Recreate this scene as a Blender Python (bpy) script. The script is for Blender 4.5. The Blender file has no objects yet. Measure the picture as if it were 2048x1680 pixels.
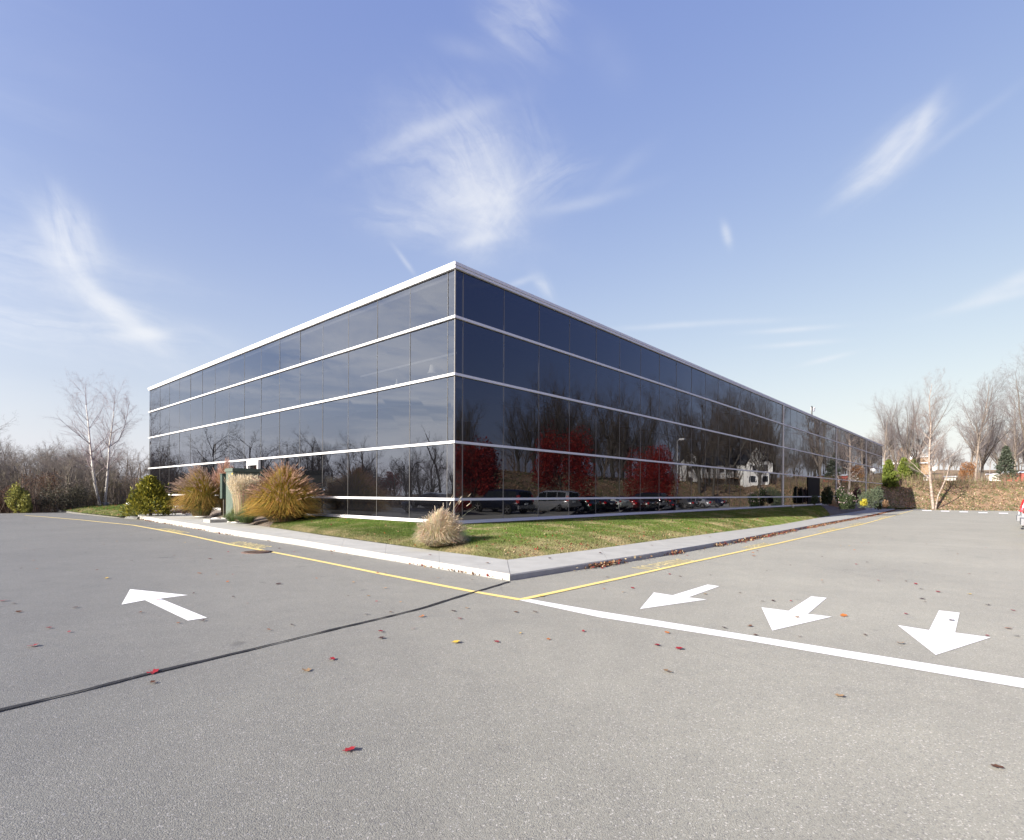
import bpy, bmesh, math, random
import numpy as np
from mathutils import Vector, Matrix
from mathutils.noise import noise as mnoise
from math import sin, cos, pi, radians, sqrt, atan2
random.seed(7); rng = np.random.default_rng(7)
S = bpy.context.scene
COL = S.collection

# ------------------------------------------------------------------ measured geometry
F, HX, HY, RHO, CH = 1092.0, 1024.0, 986.0, 0.0045, 1.4      # focal, horizon point (photo px), roll, eye height
A = math.atan(974/1092.)
RX, RY = sin(A), cos(A)            # along the right-hand facade
NX, NY = cos(A), -sin(A)           # outward from the right-hand facade
CX, CY = -1.69, 16.0               # building corner
SLOPE = 0.008
def P(t, d): return (CX+RX*t+NX*d, CY+RY*t+NY*d)
def TD(x, y): return ((x-CX)*RX+(y-CY)*RY, (x-CX)*NX+(y-CY)*NY)
def rz(x, y):
    return -SLOPE*max(0.0, TD(x, y)[0])
def ray(px, py):
    dx, dy = px-HX, py-HY
    return (dx*cos(RHO)+dy*sin(RHO))/F, (dy*cos(RHO)-dx*sin(RHO))/F
def pg(px, py, off=0.0):
    """photo point -> point on the road surface raised by off"""
    u, v = ray(px, py)
    Y = (CH-off)/v
    a, b = RX*u+RY, -CX*RX-CY*RY
    if a*Y+b > 0: Y = (CH-off+SLOPE*b)/(v-SLOPE*a)
    x, y = u*Y, Y
    return (x, y, rz(x, y)+off)
def at(px, py, Y):
    u, v = ray(px, py); return (u*Y, Y, CH-v*Y)
def refl(px, d):
    """t of a thing at distance d whose mirror image in the right facade shows at px"""
    k = (px-HX)/F
    return ((k*(CY+d*RX)) - CX + d*NX)/(RX-k*RY)
def reflL(px, e):
    k = (px-HX)/F
    return (k*(CY+e*RY)-CX-e*RX)/(NX+k*RX)
def sstep(a, b, x):
    t = min(1, max(0, (x-a)/(b-a))); return t*t*(3-2*t)
def nz(x, y, s=1.0):
    return (sin(x*.9*s+1.3)*sin(y*1.1*s+.7)+.5*sin(x*2.3*s+y*1.7*s)+.3*sin(x*4.1*s-y*3.7*s+2))/1.8
def th(x, y):
    """terrain: the bank round the car park, gentle elsewhere"""
    t, d = TD(x, y)
    fb = .796*(t-79.5)-.607*d
    fe = min(fb, .9*(t-79.5))
    fr = d-21.5 if t > -60 else -1
    if d < -12 and t < 60: fe = -1
    f = max(fe, fr)
    z = rz(x, y) - .05
    if f > 0:
        z += 4.1*sstep(0, 10.5, f) + 0.02*min(f, 120) + .12*nz(x, y)*sstep(0, 3, f)
    if f > 25: z += .06*min(f-25, 90)
    return z

# ------------------------------------------------------------------ helpers
def tag(o, label=None, cat=None, group=None, kind=None):
    if label: o['label'] = label
    if cat: o['category'] = cat
    if group: o['group'] = group
    if kind: o['kind'] = kind
    return o
def empty(name, loc, rz_=0.0, label=None, cat=None, group=None):
    o = bpy.data.objects.new(name, None); COL.objects.link(o)
    o.location = loc; o.rotation_euler = (0, 0, rz_); o.empty_display_size = .2
    return tag(o, label, cat, group)
def link(name, me, m=None, parent=None):
    o = bpy.data.objects.new(name, me); COL.objects.link(o)
    if m is not None and len(me.materials) == 0:
        for q in (m if isinstance(m, (list, tuple)) else [m]): me.materials.append(q)
    if parent: o.parent = parent
    return o
class MB:
    """collects shapes and builds ONE mesh"""
    def __init__(s): s.v = []; s.f = []; s.mi = []; s.sm = []
    def add(s, vs, fs, mi=0, smooth=False):
        b = len(s.v); s.v += [tuple(q) for q in vs]
        for f in fs: s.f.append(tuple(b+i for i in f)); s.mi.append(mi); s.sm.append(smooth)
    def box(s, x0, x1, y0, y1, z0, z1, mi=0, M=None):
        vs = [(x, y, z) for z in (z0, z1) for y in (y0, y1) for x in (x0, x1)]
        if M is not None: vs = [tuple(M @ Vector(q)) for q in vs]
        s.add(vs, [(0,2,3,1),(4,5,7,6),(0,1,5,4),(2,6,7,3),(0,4,6,2),(1,3,7,5)], mi)
    def tube(s, pts, rad, n=6, mi=0, cap=True):
        pts = [Vector(p) for p in pts]; vs = []; up = None
        for i, p in enumerate(pts):
            d = (pts[min(i+1, len(pts)-1)]-pts[max(i-1, 0)])
            d = d.normalized() if d.length > 1e-9 else Vector((0, 0, 1))
            if up is None: up = Vector((1, 0, 0)) if abs(d.x) < .8 else Vector((0, 1, 0))
            a = d.cross(up).normalized(); b = d.cross(a); up = -b if False else up
            r = rad[i] if isinstance(rad, (list, tuple)) else rad
            for k in range(n):
                th_ = 2*pi*k/n; vs.append(tuple(p+a*(r*cos(th_))+b*(r*sin(th_))))
        fs = []
        for i in range(len(pts)-1):
            for k in range(n):
                fs.append((i*n+k, i*n+(k+1) % n, (i+1)*n+(k+1) % n, (i+1)*n+k))
        if cap: fs.append(tuple(range(n))[::-1]); fs.append(tuple((len(pts)-1)*n+k for k in range(n)))
        s.add(vs, fs, mi, True)
    def lathe(s, prof, c=(0,0,0), n=20, mi=0, axis='z'):
        vs = []
        for r, h in prof:
            for k in range(n):
                a = 2*pi*k/n
                if axis == 'z': vs.append((c[0]+r*cos(a), c[1]+r*sin(a), c[2]+h))
                else: vs.append((c[0]+r*cos(a), c[1]+h, c[2]+r*sin(a)))
        fs = [(i*n+k, i*n+(k+1) % n, (i+1)*n+(k+1) % n, (i+1)*n+k) for i in range(len(prof)-1) for k in range(n)]
        fs.append(tuple(range(n))); fs.append(tuple((len(prof)-1)*n+k for k in range(n))[::-1])
        s.add(vs, fs, mi, True)
    def poly(s, pts, mi=0): s.add(pts, [tuple(range(len(pts)))], mi)
    def mesh(s, name):
        me = bpy.data.meshes.new(name); me.from_pydata(s.v, [], s.f)
        me.polygons.foreach_set('material_index', s.mi)
        me.polygons.foreach_set('use_smooth', s.sm); me.update()
        return me
    def build(s, name, m, parent=None):
        return link(name, s.mesh(name), m, parent)
def np_mesh(name, verts, faces, cols=None, smooth=False):
    """verts (N,3), faces (M,k) all the same k; cols per vertex"""
    me = bpy.data.meshes.new(name); k = faces.shape[1]
    me.vertices.add(len(verts)); me.vertices.foreach_set('co', verts.astype(np.float32).ravel())
    me.loops.add(faces.size); me.loops.foreach_set('vertex_index', faces.astype(np.int32).ravel())
    me.polygons.add(len(faces)); me.polygons.foreach_set('loop_start', np.arange(0, faces.size, k, dtype=np.int32))
    me.polygons.foreach_set('loop_total', np.full(len(faces), k, dtype=np.int32))
    if smooth: me.polygons.foreach_set('use_smooth', np.ones(len(faces), bool))
    me.update(calc_edges=True)
    if cols is not None:
        ca = me.color_attributes.new('col', 'FLOAT_COLOR', 'POINT')
        ca.data.foreach_set('color', np.hstack([cols, np.ones((len(cols), 1))]).astype(np.float32).ravel())
    return me
def copy_tree(o, parent=None):
    c = o.copy(); COL.objects.link(c)
    if parent: c.parent = parent
    for ch in list(o.children): copy_tree(ch, c)
    return c

# ------------------------------------------------------------------ materials
def newmat(name):
    m = bpy.data.materials.new(name); m.use_nodes = True
    nt = m.node_tree; b = nt.nodes['Principled BSDF']
    return m, nt, b
def N(nt, typ, **kw):
    n = nt.nodes.new(typ)
    for k, v in kw.items():
        if isinstance(v, (int, float, str, bool)) or k in ('operation',): setattr(n, k, v)
    return n
def solid(name, c, rough=.6, metal=0.0, spec=.5, coat=0.0):
    m, nt, b = newmat(name)
    b.inputs['Base Color'].default_value = (*c, 1); b.inputs['Roughness'].default_value = rough
    b.inputs['Metallic'].default_value = metal; b.inputs['Specular IOR Level'].default_value = spec
    b.inputs['Coat Weight'].default_value = coat
    return m
def noisy(name, stops, scale=3.0, rough=.8, bump=0.0, bscale=None, detail=6, dist=0.0, stretch=None, spec=.3, coord='Position'):
    """colour ramp over a noise in world (or object) space"""
    m, nt, b = newmat(name); L = nt.links.new
    if coord == 'Position':
        g = nt.nodes.new('ShaderNodeNewGeometry'); src = g.outputs['Position']
    else:
        g = nt.nodes.new('ShaderNodeTexCoord'); src = g.outputs['Object']
    if stretch:
        mp = nt.nodes.new('ShaderNodeMapping'); mp.inputs['Scale'].default_value = stretch; L(src, mp.inputs[0]); src = mp.outputs[0]
    t = nt.nodes.new('ShaderNodeTexNoise'); t.inputs['Scale'].default_value = scale; t.inputs['Detail'].default_value = detail
    t.inputs['Distortion'].default_value = dist; t.inputs['Roughness'].default_value = .6
    L(src, t.inputs['Vector'])
    r = nt.nodes.new('ShaderNodeValToRGB'); e = r.color_ramp.elements
    for i, (p, c) in enumerate(stops):
        q = e[i] if i < 2 else e.new(p)
        q.position = p; q.color = (*c, 1)
    L(t.outputs['Fac'], r.inputs[0]); L(r.outputs[0], b.inputs['Base Color'])
    b.inputs['Roughness'].default_value = rough; b.inputs['Specular IOR Level'].default_value = spec
    if bump:
        t2 = nt.nodes.new('ShaderNodeTexNoise'); t2.inputs['Scale'].default_value = bscale or scale*8; t2.inputs['Detail'].default_value = 4
        L(src, t2.inputs['Vector'])
        bp = nt.nodes.new('ShaderNodeBump'); bp.inputs['Strength'].default_value = .6; bp.inputs['Distance'].default_value = bump
        L(t2.outputs['Fac'], bp.inputs['Height']); L(bp.outputs[0], b.inputs['Normal'])
    return m
def leafmat(name, c1=None, c2=None, rough=.6, trans=.25, attr=False):
    m, nt, b = newmat(name); L = nt.links.new
    if attr:
        a = nt.nodes.new('ShaderNodeAttribute'); a.attribute_name = 'col'; src = a.outputs['Color']
    else:
        g = nt.nodes.new('ShaderNodeNewGeometry')
        mx = nt.nodes.new('ShaderNodeMixRGB'); mx.inputs[1].default_value = (*c1, 1); mx.inputs[2].default_value = (*c2, 1)
        L(g.outputs['Random Per Island'], mx.inputs[0]); src = mx.outputs[0]
    L(src, b.inputs['Base Color']); b.inputs['Roughness'].default_value = rough
    b.inputs['Specular IOR Level'].default_value = .25
    if trans:
        tr = nt.nodes.new('ShaderNodeBsdfTranslucent'); L(src, tr.inputs[0])
        ms = nt.nodes.new('ShaderNodeMixShader'); ms.inputs[0].default_value = trans
        L(b.outputs[0], ms.inputs[1]); L(tr.outputs[0], ms.inputs[2])
        L(ms.outputs[0], nt.nodes['Material Output'].inputs[0])
    return m

def asphalt():
    m, nt, b = newmat('asphalt'); L = nt.links.new
    g = nt.nodes.new('ShaderNodeNewGeometry'); pos = g.outputs['Position']
    def noise(sc, det=3, ro=.55):
        t = nt.nodes.new('ShaderNodeTexNoise'); t.inputs['Scale'].default_value = sc; t.inputs['Detail'].default_value = det; t.inputs['Roughness'].default_value = ro
        L(pos, t.inputs['Vector']); return t.outputs['Fac']
    def ramp(src, p0, c0, p1, c1):
        r = nt.nodes.new('ShaderNodeValToRGB'); e = r.color_ramp.elements
        e[0].position = p0; e[0].color = (*c0, 1); e[1].position = p1; e[1].color = (*c1, 1); L(src, r.inputs[0]); return r.outputs[0]
    def mix(f, a_, b_, mode='MIX'):
        x = nt.nodes.new('ShaderNodeMixRGB'); x.blend_type = mode
        for i, q in enumerate((f, a_, b_)):
            if isinstance(q, float): x.inputs[i].default_value = q
            elif isinstance(q, tuple): x.inputs[i].default_value = (*q, 1)
            else: L(q, x.inputs[i])
        return x.outputs[0]
    # stones: voronoi cells with their own grey
    v = nt.nodes.new('ShaderNodeTexVoronoi'); v.inputs['Scale'].default_value = 165; L(pos, v.inputs['Vector'])
    bw = nt.nodes.new('ShaderNodeRGBToBW'); L(v.outputs['Color'], bw.inputs[0])
    stone = ramp(bw.outputs[0], .15, (.155, .1535, .137), .88, (.208, .206, .185))
    # a few bright chips
    v2 = nt.nodes.new('ShaderNodeTexVoronoi'); v2.inputs['Scale'].default_value = 135; L(pos, v2.inputs['Vector'])
    bw2 = nt.nodes.new('ShaderNodeSeparateColor'); L(v2.outputs['Color'], bw2.inputs[0])
    chip = ramp(bw2.outputs[0], .93, (0, 0, 0), .97, (1, 1, 1))
    c = mix(chip, stone, (.30, .293, .28))
    dk = ramp(bw2.outputs[1], .90, (0, 0, 0), .94, (1, 1, 1))
    c = mix(dk, c, (.125, .123, .118))
    fine = ramp(noise(260, 2), .3, (.80, .80, .80), .7, (1.18, 1.18, 1.18))
    c = mix(1.0, c, fine, 'MULTIPLY')
    big = ramp(noise(.35, 5, .65), .3, (.88, .88, .885), .7, (1.10, 1.10, 1.09))
    c = mix(1.0, c, big, 'MULTIPLY')
    mid = ramp(noise(3.0, 4, .7), .3, (.94, .94, .945), .7, (1.06, 1.06, 1.05))
    c = mix(1.0, c, mid, 'MULTIPLY')
    # worn lane: wide soft streaks following the drive, oil spots
    sp = ramp(noise(1.7, 2, .5), .705, (1, 1, 1), .75, (.70, .70, .71))
    c = mix(1.0, c, sp, 'MULTIPLY')
    ck = nt.nodes.new('ShaderNodeTexVoronoi'); ck.feature = 'DISTANCE_TO_EDGE'; ck.inputs['Scale'].default_value = .33
    wv = nt.nodes.new('ShaderNodeTexNoise'); wv.inputs['Scale'].default_value = 1.1; wv.inputs['Detail'].default_value = 5; L(pos, wv.inputs['Vector'])
    ad = nt.nodes.new('ShaderNodeMixRGB'); ad.blend_type = 'ADD'; ad.inputs[0].default_value = .9; L(pos, ad.inputs[1]); L(wv.outputs['Color'], ad.inputs[2]); L(ad.outputs[0], ck.inputs['Vector'])
    gate = ramp(noise(.23, 2), .52, (0, 0, 0), .62, (.55, .55, .55))
    line = ramp(ck.outputs['Distance'], .0015, (1, 1, 1), .004, (0, 0, 0))
    c = mix(mix(1.0, line, gate, 'MULTIPLY'), c, (.06, .06, .06))
    L(c, b.inputs['Base Color']); b.inputs['Roughness'].default_value = .7; b.inputs['Specular IOR Level'].default_value = .5; b.inputs['Diffuse Roughness'].default_value = .65
    bp = nt.nodes.new('ShaderNodeBump'); bp.inputs['Strength'].default_value = .7; bp.inputs['Distance'].default_value = .0035
    L(v.outputs['Distance'], bp.inputs['Height']); bp.invert = True
    L(bp.outputs[0], b.inputs['Normal'])
    return m
def paintmat(name, c, worn, thr=.30):
    m, nt, b = newmat(name); L = nt.links.new
    g = nt.nodes.new('ShaderNodeNewGeometry')
    t = nt.nodes.new('ShaderNodeTexNoise'); t.inputs['Scale'].default_value = 70; t.inputs['Detail'].default_value = 6; t.inputs['Roughness'].default_value = .7
    L(g.outputs['Position'], t.inputs['Vector'])
    r = nt.nodes.new('ShaderNodeValToRGB'); e = r.color_ramp.elements
    e[0].position = thr; e[0].color = (*worn, 1); e[1].position = thr+.1; e[1].color = (*c, 1)
    L(t.outputs['Fac'], r.inputs[0]); L(r.outputs[0], b.inputs['Base Color']); b.inputs['Roughness'].default_value = .7
    t3 = nt.nodes.new('ShaderNodeTexNoise'); t3.inputs['Scale'].default_value = 160
    L(g.outputs['Position'], t3.inputs['Vector'])
    bp = nt.nodes.new('ShaderNodeBump'); bp.inputs['Distance'].default_value = .003; bp.inputs['Strength'].default_value = .6
    L(t3.outputs['Fac'], bp.inputs['Height']); L(bp.outputs[0], b.inputs['Normal'])
    return m
def glassmat():
    """dark reflective curtain-wall glass, each pane slightly bowed"""
    m, nt, b = newmat('tinted_glass'); L = nt.links.new
    nt.nodes.remove(b)
    uv = nt.nodes.new('ShaderNodeUVMap'); uv.uv_map = 'uv'
    sp = nt.nodes.new('ShaderNodeSeparateXYZ'); L(uv.outputs[0], sp.inputs[0])
    def math_(op, a_, b_=None):
        x = nt.nodes.new('ShaderNodeMath'); x.operation = op
        for i, q in enumerate((a_, b_)):
            if q is None: continue
            if isinstance(q, (int, float)): x.inputs[i].default_value = q
            else: L(q, x.inputs[i])
        return x.outputs[0]
    cell = math_('FLOOR', sp.outputs[0]); row = math_('FLOOR', sp.outputs[1])
    cb = nt.nodes.new('ShaderNodeCombineXYZ'); L(cell, cb.inputs[0]); L(row, cb.inputs[1])
    wn = nt.nodes.new('ShaderNodeTexWhiteNoise'); wn.noise_dimensions = '3D'; L(cb.outputs[0], wn.inputs['Vector'])
    # roller waves: mostly change with height
    mp = nt.nodes.new('ShaderNodeMapping'); mp.inputs['Scale'].default_value = (1.0, 3.6, 1); L(uv.outputs[0], mp.inputs[0])
    of = nt.nodes.new('ShaderNodeVectorMath'); of.operation = 'MULTIPLY_ADD'; L(wn.outputs['Color'], of.inputs[0]); of.inputs[1].default_value = (40, 40, 0); L(mp.outputs[0], of.inputs[2])
    t = nt.nodes.new('ShaderNodeTexNoise'); t.inputs['Scale'].default_value = 1.0; t.inputs['Detail'].default_value = 1.2; L(of.outputs[0], t.inputs['Vector'])
    mr = nt.nodes.new('ShaderNodeMapRange'); mr.interpolation_type = 'SMOOTHSTEP'; L(cell, mr.inputs[0]); mr.inputs[1].default_value = 5; mr.inputs[2].default_value = 19; mr.inputs[3].default_value = .12
    near = math_('MINIMUM', mr.outputs[0], math_('LESS_THAN', sp.outputs[0], 150)); near = math_('MAXIMUM', near, .15)
    pw = math_('MULTIPLY', math_('POWER', wn.outputs['Value'], 3.0), near)
    st = math_('MULTIPLY_ADD', pw, .0060); nt.nodes[-1].inputs[2].default_value = .00022
    h = math_('MULTIPLY', t.outputs['Fac'], st)
    bp = nt.nodes.new('ShaderNodeBump'); bp.inputs['Strength'].default_value = 1; bp.inputs['Distance'].default_value = 1.0
    L(h, bp.inputs['Height'])
    fr = nt.nodes.new('ShaderNodeFresnel'); fr.inputs['IOR'].default_value = 1.72
    gl = nt.nodes.new('ShaderNodeBsdfGlossy'); gl.inputs['Roughness'].default_value = 0.0; gl.inputs[0].default_value = (.92, .94, 1, 1)
    L(bp.outputs[0], gl.inputs['Normal'])
    tr = nt.nodes.new('ShaderNodeBsdfTransparent'); tr.inputs[0].default_value = (.33, .34, .36, 1)
    df = nt.nodes.new('ShaderNodeBsdfDiffuse'); df.inputs[0].default_value = (.012, .012, .016, 1)
    m1 = nt.nodes.new('ShaderNodeMixShader'); m1.inputs[0].default_value = .25; L(tr.outputs[0], m1.inputs[1]); L(df.outputs[0], m1.inputs[2])
    m2 = nt.nodes.new('ShaderNodeMixShader'); L(fr.outputs[0], m2.inputs[0]); L(m1.outputs[0], m2.inputs[1]); L(gl.outputs[0], m2.inputs[2])
    L(m2.outputs[0], nt.nodes['Material Output'].inputs[0])
    return m

M = {}
M['asphalt'] = asphalt()
M['white_paint'] = paintmat('white_road_paint', (.75, .75, .735), (.42, .42, .41), .27)
M['yellow_paint'] = paintmat('yellow_road_paint', (.78, .60, .20), (.36, .33, .22), .36)
M['yellow_faded'] = paintmat('faded_yellow_paint', (.70, .58, .26), (.24, .23, .18), .40)
M['seal'] = noisy('crack_sealer', [(.3, (.010, .010, .012)), (.62, (.028, .028, .030)), (.75, (.09, .09, .09))], 45, .75, .004, 90)
M['concrete'] = noisy('pavement_concrete', [(.25, (.31, .308, .285)), (.5, (.36, .358, .33)), (.75, (.41, .408, .38))], 2.2, .85, .002, 60)
M['kerbstone'] = noisy('kerb_concrete', [(.25, (.29, .285, .265)), (.6, (.37, .362, .34)), (.8, (.42, .41, .385))], 3.5, .85, .006, 25)
M['soil'] = noisy('lawn_soil', [(.3, (.07, .085, .03)), (.5, (.10, .12, .04)), (.75, (.17, .15, .075))], 1.6, .95, .02, 40)
M['mulch'] = noisy('bark_mulch', [(.3, (.075, .06, .05)), (.5, (.15, .12, .10)), (.75, (.27, .23, .19))], 22, .95, .02, 60)
M['bank'] = noisy('leafy_bank', [(.30, (.085, .12, .035)), (.42, (.18, .14, .08)), (.55, (.27, .18, .115)), (.8, (.34, .235, .16))], .55, .95, .05, 14, detail=12, dist=.4)
M['plinth'] = noisy('plinth_concrete', [(.3, (.36, .35, .33)), (.7, (.50, .49, .46))], 2.5, .85, .002, 50)
M['trim'] = solid('white_aluminium', (.66, .66, .67), .4)
M['mullion'] = solid('silicone_joint', (.16, .155, .15), .5)
M['glass'] = glassmat()
M['room'] = solid('dark_room', (.035, .035, .035), .9)
M['roofing'] = noisy('roof_gravel', [(.3, (.2, .2, .19)), (.7, (.34, .33, .31))], 20, .9)
M['bark'] = noisy('grey_bark', [(.3, (.085, .07, .06)), (.7, (.19, .165, .14))], 3, .9, .01, 20, coord='Object', stretch=(3, 3, .6))
M['bark_tan'] = noisy('tan_bark', [(.3, (.15, .125, .105)), (.7, (.30, .255, .22))], 3, .9, .01, 20, coord='Object', stretch=(3, 3, .6))
M['bark_dark'] = noisy('dark_bark', [(.3, (.05, .045, .04)), (.7, (.11, .10, .085))], 3, .9, .01, 20, coord='Object')
M['birch'] = noisy('birch_bark', [(.33, (.16, .14, .13)), (.40, (.62, .59, .55)), (.8, (.80, .78, .74))], 2.4, .7, .004, 20, coord='Object', stretch=(1.5, 1.5, 4.5))
M['riverbirch'] = noisy('peeling_birch_bark', [(.3, (.16, .125, .105)), (.48, (.30, .25, .215)), (.75, (.44, .39, .34))], 2.0, .8, .01, 20, coord='Object', stretch=(1.5, 1.5, 3))
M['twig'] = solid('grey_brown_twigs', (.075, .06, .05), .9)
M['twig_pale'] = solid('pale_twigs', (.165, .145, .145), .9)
M['twig_wood'] = solid('wood_twigs', (.16, .14, .125), .9)
# ------------------------------------------------------------------ ground
def axis(lo, hi, step, far, g=1.25):
    a = list(np.arange(lo, hi+.01, step)); s = step; x = hi
    while x < far: s *= g; x += s; a.append(x)
    s = step; x = lo; b = []
    while x > -far: s *= g; x -= s; b.append(x)
    return b[::-1]+a
ta, da = axis(-70, 130, 1.25, 1500), axis(-70, 75, 1.25, 1500)
vs = []; 
for d in da:
    for t in ta:
        x, y = P(t, d); vs.append((x, y, th(x, y)))
nt_ = len(ta)
fs = [(j*nt_+i, (j+1)*nt_+i, (j+1)*nt_+i+1, j*nt_+i+1) for j in range(len(da)-1) for i in range(nt_-1)]
me = bpy.data.meshes.new('ground'); me.from_pydata(vs, [], fs); me.polygons.foreach_set('use_smooth', [True]*len(fs)); me.update()
tag(link('ground', me, M['bank']), kind='structure')

def sheet(name, poly_td, m, off=0.0):
    """polygon on the road surface, creased at t=0"""
    bm = bmesh.new(); bm.faces.new([bm.verts.new((*P(t, d), 0)) for t, d in poly_td])
    bmesh.ops.bisect_plane(bm, geom=bm.verts[:]+bm.edges[:]+bm.faces[:], plane_co=(CX, CY, 0), plane_no=(RX, RY, 0))
    for v in bm.verts: v.co.z = rz(v.co.x, v.co.y)+off
    bmesh.ops.triangulate(bm, faces=bm.faces[:])
    for f in bm.faces:
        if f.normal.z < 0: f.normal_flip()
    me = bpy.data.meshes.new(name); bm.to_mesh(me); bm.free()
    return link(name, me, m)
tag(sheet('asphalt_road', [(-34, -34), (-3.2, -34), (-3, -31), (30, -31), (30, -5), (100, -5), (100, 22.6), (-34, 22.6)], M['asphalt']), kind='structure')

def resample(pts, step):
    pts = [Vector(p) for p in pts]; out = [pts[0].copy()]
    for a, b in zip(pts, pts[1:]):
        n = max(1, int(round((b-a).length/step)))
        for k in range(1, n+1): out.append(a.lerp(b, k/n))
    return out
def resN(pts, n):
    pts = [Vector(p) for p in pts]; L = [0]
    for a, b in zip(pts, pts[1:]): L.append(L[-1]+(b-a).length)
    out = []
    for k in range(n):
        s = L[-1]*k/(n-1); i = 0
        while i < len(L)-2 and L[i+1] < s: i += 1
        out.append(pts[i].lerp(pts[i+1], (s-L[i])/max(1e-9, L[i+1]-L[i])))
    return out
def stripe(name, pts, w, m, off=.004, wob=0.0, taper=False):
    pts = resample(pts, .4); vs = []; fs = []
    for i, p in enumerate(pts):
        d = (pts[min(i+1, len(pts)-1)]-pts[max(i-1, 0)]); d.z = 0; d.normalize()
        nx, ny = -d.y, d.x
        for s in (-1, 1):
            ww = w/2*(1+wob*random.uniform(-1, 1))
            x, y = p.x+nx*ww*s, p.y+ny*ww*s; vs.append((x, y, rz(x, y)+off))
    for i in range(len(pts)-1): fs.append((2*i, 2*i+2, 2*i+3, 2*i+1) if True else None)
    b = MB(); b.add(vs, [f[::-1] for f in fs]); return b.build(name, m)
def W(pts, off=0.0): return [pg(x, y, off) for x, y in pts]

KR = [(1020,1162),(1307.6,1115.5),(1483,1083.5),(1560,1067.5),(1659,1047.5),(1738,1033),(1790,1019.8)]
KL = [(1020,1162),(800,1124.5),(640,1098),(600,1091),(442,1067.5),(380,1056),(280,1039)]
IR = [(1014,1120),(1181,1100),(1300,1083),(1560,1049.5),(1660,1031.5),(1736,1019),(1786,1015.5)]
IL = [(1014,1120),(840,1095),(640,1067.5),(472,1043.7),(369,1026),(276,1030)]
def offL(i, n): return .11+.07*min(1, i/n*1.6)
def sidewalk(name, outer, inner, n, left):
    o = resN(outer, n*4+1); q = resN(inner, n*4+1)
    vs = []; fs = []; b = MB()
    for s in range(n):
        top = []
        for k in range(5):
            i = s*4+k
            off = offL(i, n*4) if left else .105
            po, pi_ = o[i].copy(), q[i].copy()
            if k in (0, 4):
                e = .012 if k == 0 else -.012
                po = po.lerp(o[min(max(i+(1 if e > 0 else -1), 0), n*4)], .006); pi_ = pi_.lerp(q[min(max(i+(1 if e > 0 else -1), 0), n*4)], .006)
            jit = random.uniform(-.004, .004)
            dirv = (pi_-po).normalized()
            z0 = rz(po.x, po.y)
            a0 = (po.x, po.y, z0-.05); a1 = (po.x, po.y, z0+off-.02+jit); p2 = po+dirv*.02
            a2 = (p2.x, p2.y, z0+off); p15 = po+dirv*.17; a3 = (p15.x, p15.y, rz(p15.x, p15.y)+off+.002)
            a4 = (pi_.x, pi_.y, rz(pi_.x, pi_.y)+off+.005); a5 = (pi_.x, pi_.y, a4[2]-.2)
            top.append((a0, a1, a2, a3, a4, a5))
        v = [p for c in top for p in c]; f = []
        for k in range(4):
            for j in range(5):
                f.append((k*6+j, (k+1)*6+j, (k+1)*6+j+1, k*6+j+1) if not left else (k*6+j+1, (k+1)*6+j+1, (k+1)*6+j, k*6+j))
        mi = len(b.f); b.add(v, f, 0)
        for g in range(len(f)):
            if g % 5 in (0, 1): b.mi[mi+g] = 1
        # slab ends
        b.add([p for p in top[0]], [(0,1,2,3,4,5)]); b.add([p for p in top[4]], [(5,4,3,2,1,0)])
    return tag(b.build(name, [M['concrete'], M['kerbstone']]), kind='structure')
oL, oR = [pg(x, y) for x, y in KL], [pg(x, y) for x, y in KR]
iL = [pg(x, y, .11+.07*min(1, i/5*1.6)) for i, (x, y) in enumerate(IL)]; iR = [pg(x, y, .105) for x, y in IR]
sidewalk('sidewalk', oR, iR, 30, False); sidewalk('sidewalk', oL, iL, 14, True)
# dark bed under the slabs' joints
for nm, o_, i_, off in (('sidewalk_bed', oR, iR, .06), ('sidewalk_bed', oL, iL, .06)):
    a, c = resN(o_, 60), resN(i_, 60); b = MB(); vs = []
    for p, q in zip(a, c):
        p = p.lerp(q, .02); vs += [(p.x, p.y, rz(p.x, p.y)+off), (q.x, q.y, rz(q.x, q.y)+off)]
    b.add(vs, [(2*k, 2*k+2, 2*k+3, 2*k+1) for k in range(59)]); tag(b.build(nm, M['plinth']), kind='structure')

# low asphalt kerb that carries on round the left lawn
BK = W([(281,1038.5),(240,1035.5),(200,1031.5),(160,1027.5),(128,1023.8),(112,1021),(108,1018.5)])
def berm(name, pts, m):
    pts = resample(pts, .5); vs = []; pf = [(-.20, -.02), (-.13, .09), (0, .13), (.13, .10), (.24, -.04)]
    for i, p in enumerate(pts):
        d = (pts[min(i+1, len(pts)-1)]-pts[max(i-1, 0)]); d.z = 0; d.normalize()
        for o_, h in pf: vs.append((p.x+d.y*-o_*-1, p.y-d.x*-o_*-1, rz(p.x, p.y)+h*(1+random.uniform(-.1, .1))))
    fs = [(i*5+k, i*5+k+1, (i+1)*5+k+1, (i+1)*5+k) for i in range(len(pts)-1) for k in range(4)]
    b = MB(); b.add(vs, fs, 0, True); b.add(vs[:5], [(0,1,2,3,4)]); return b.build(name, m)
tag(berm('asphalt_kerb', BK, M['asphalt']), kind='structure')

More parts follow.
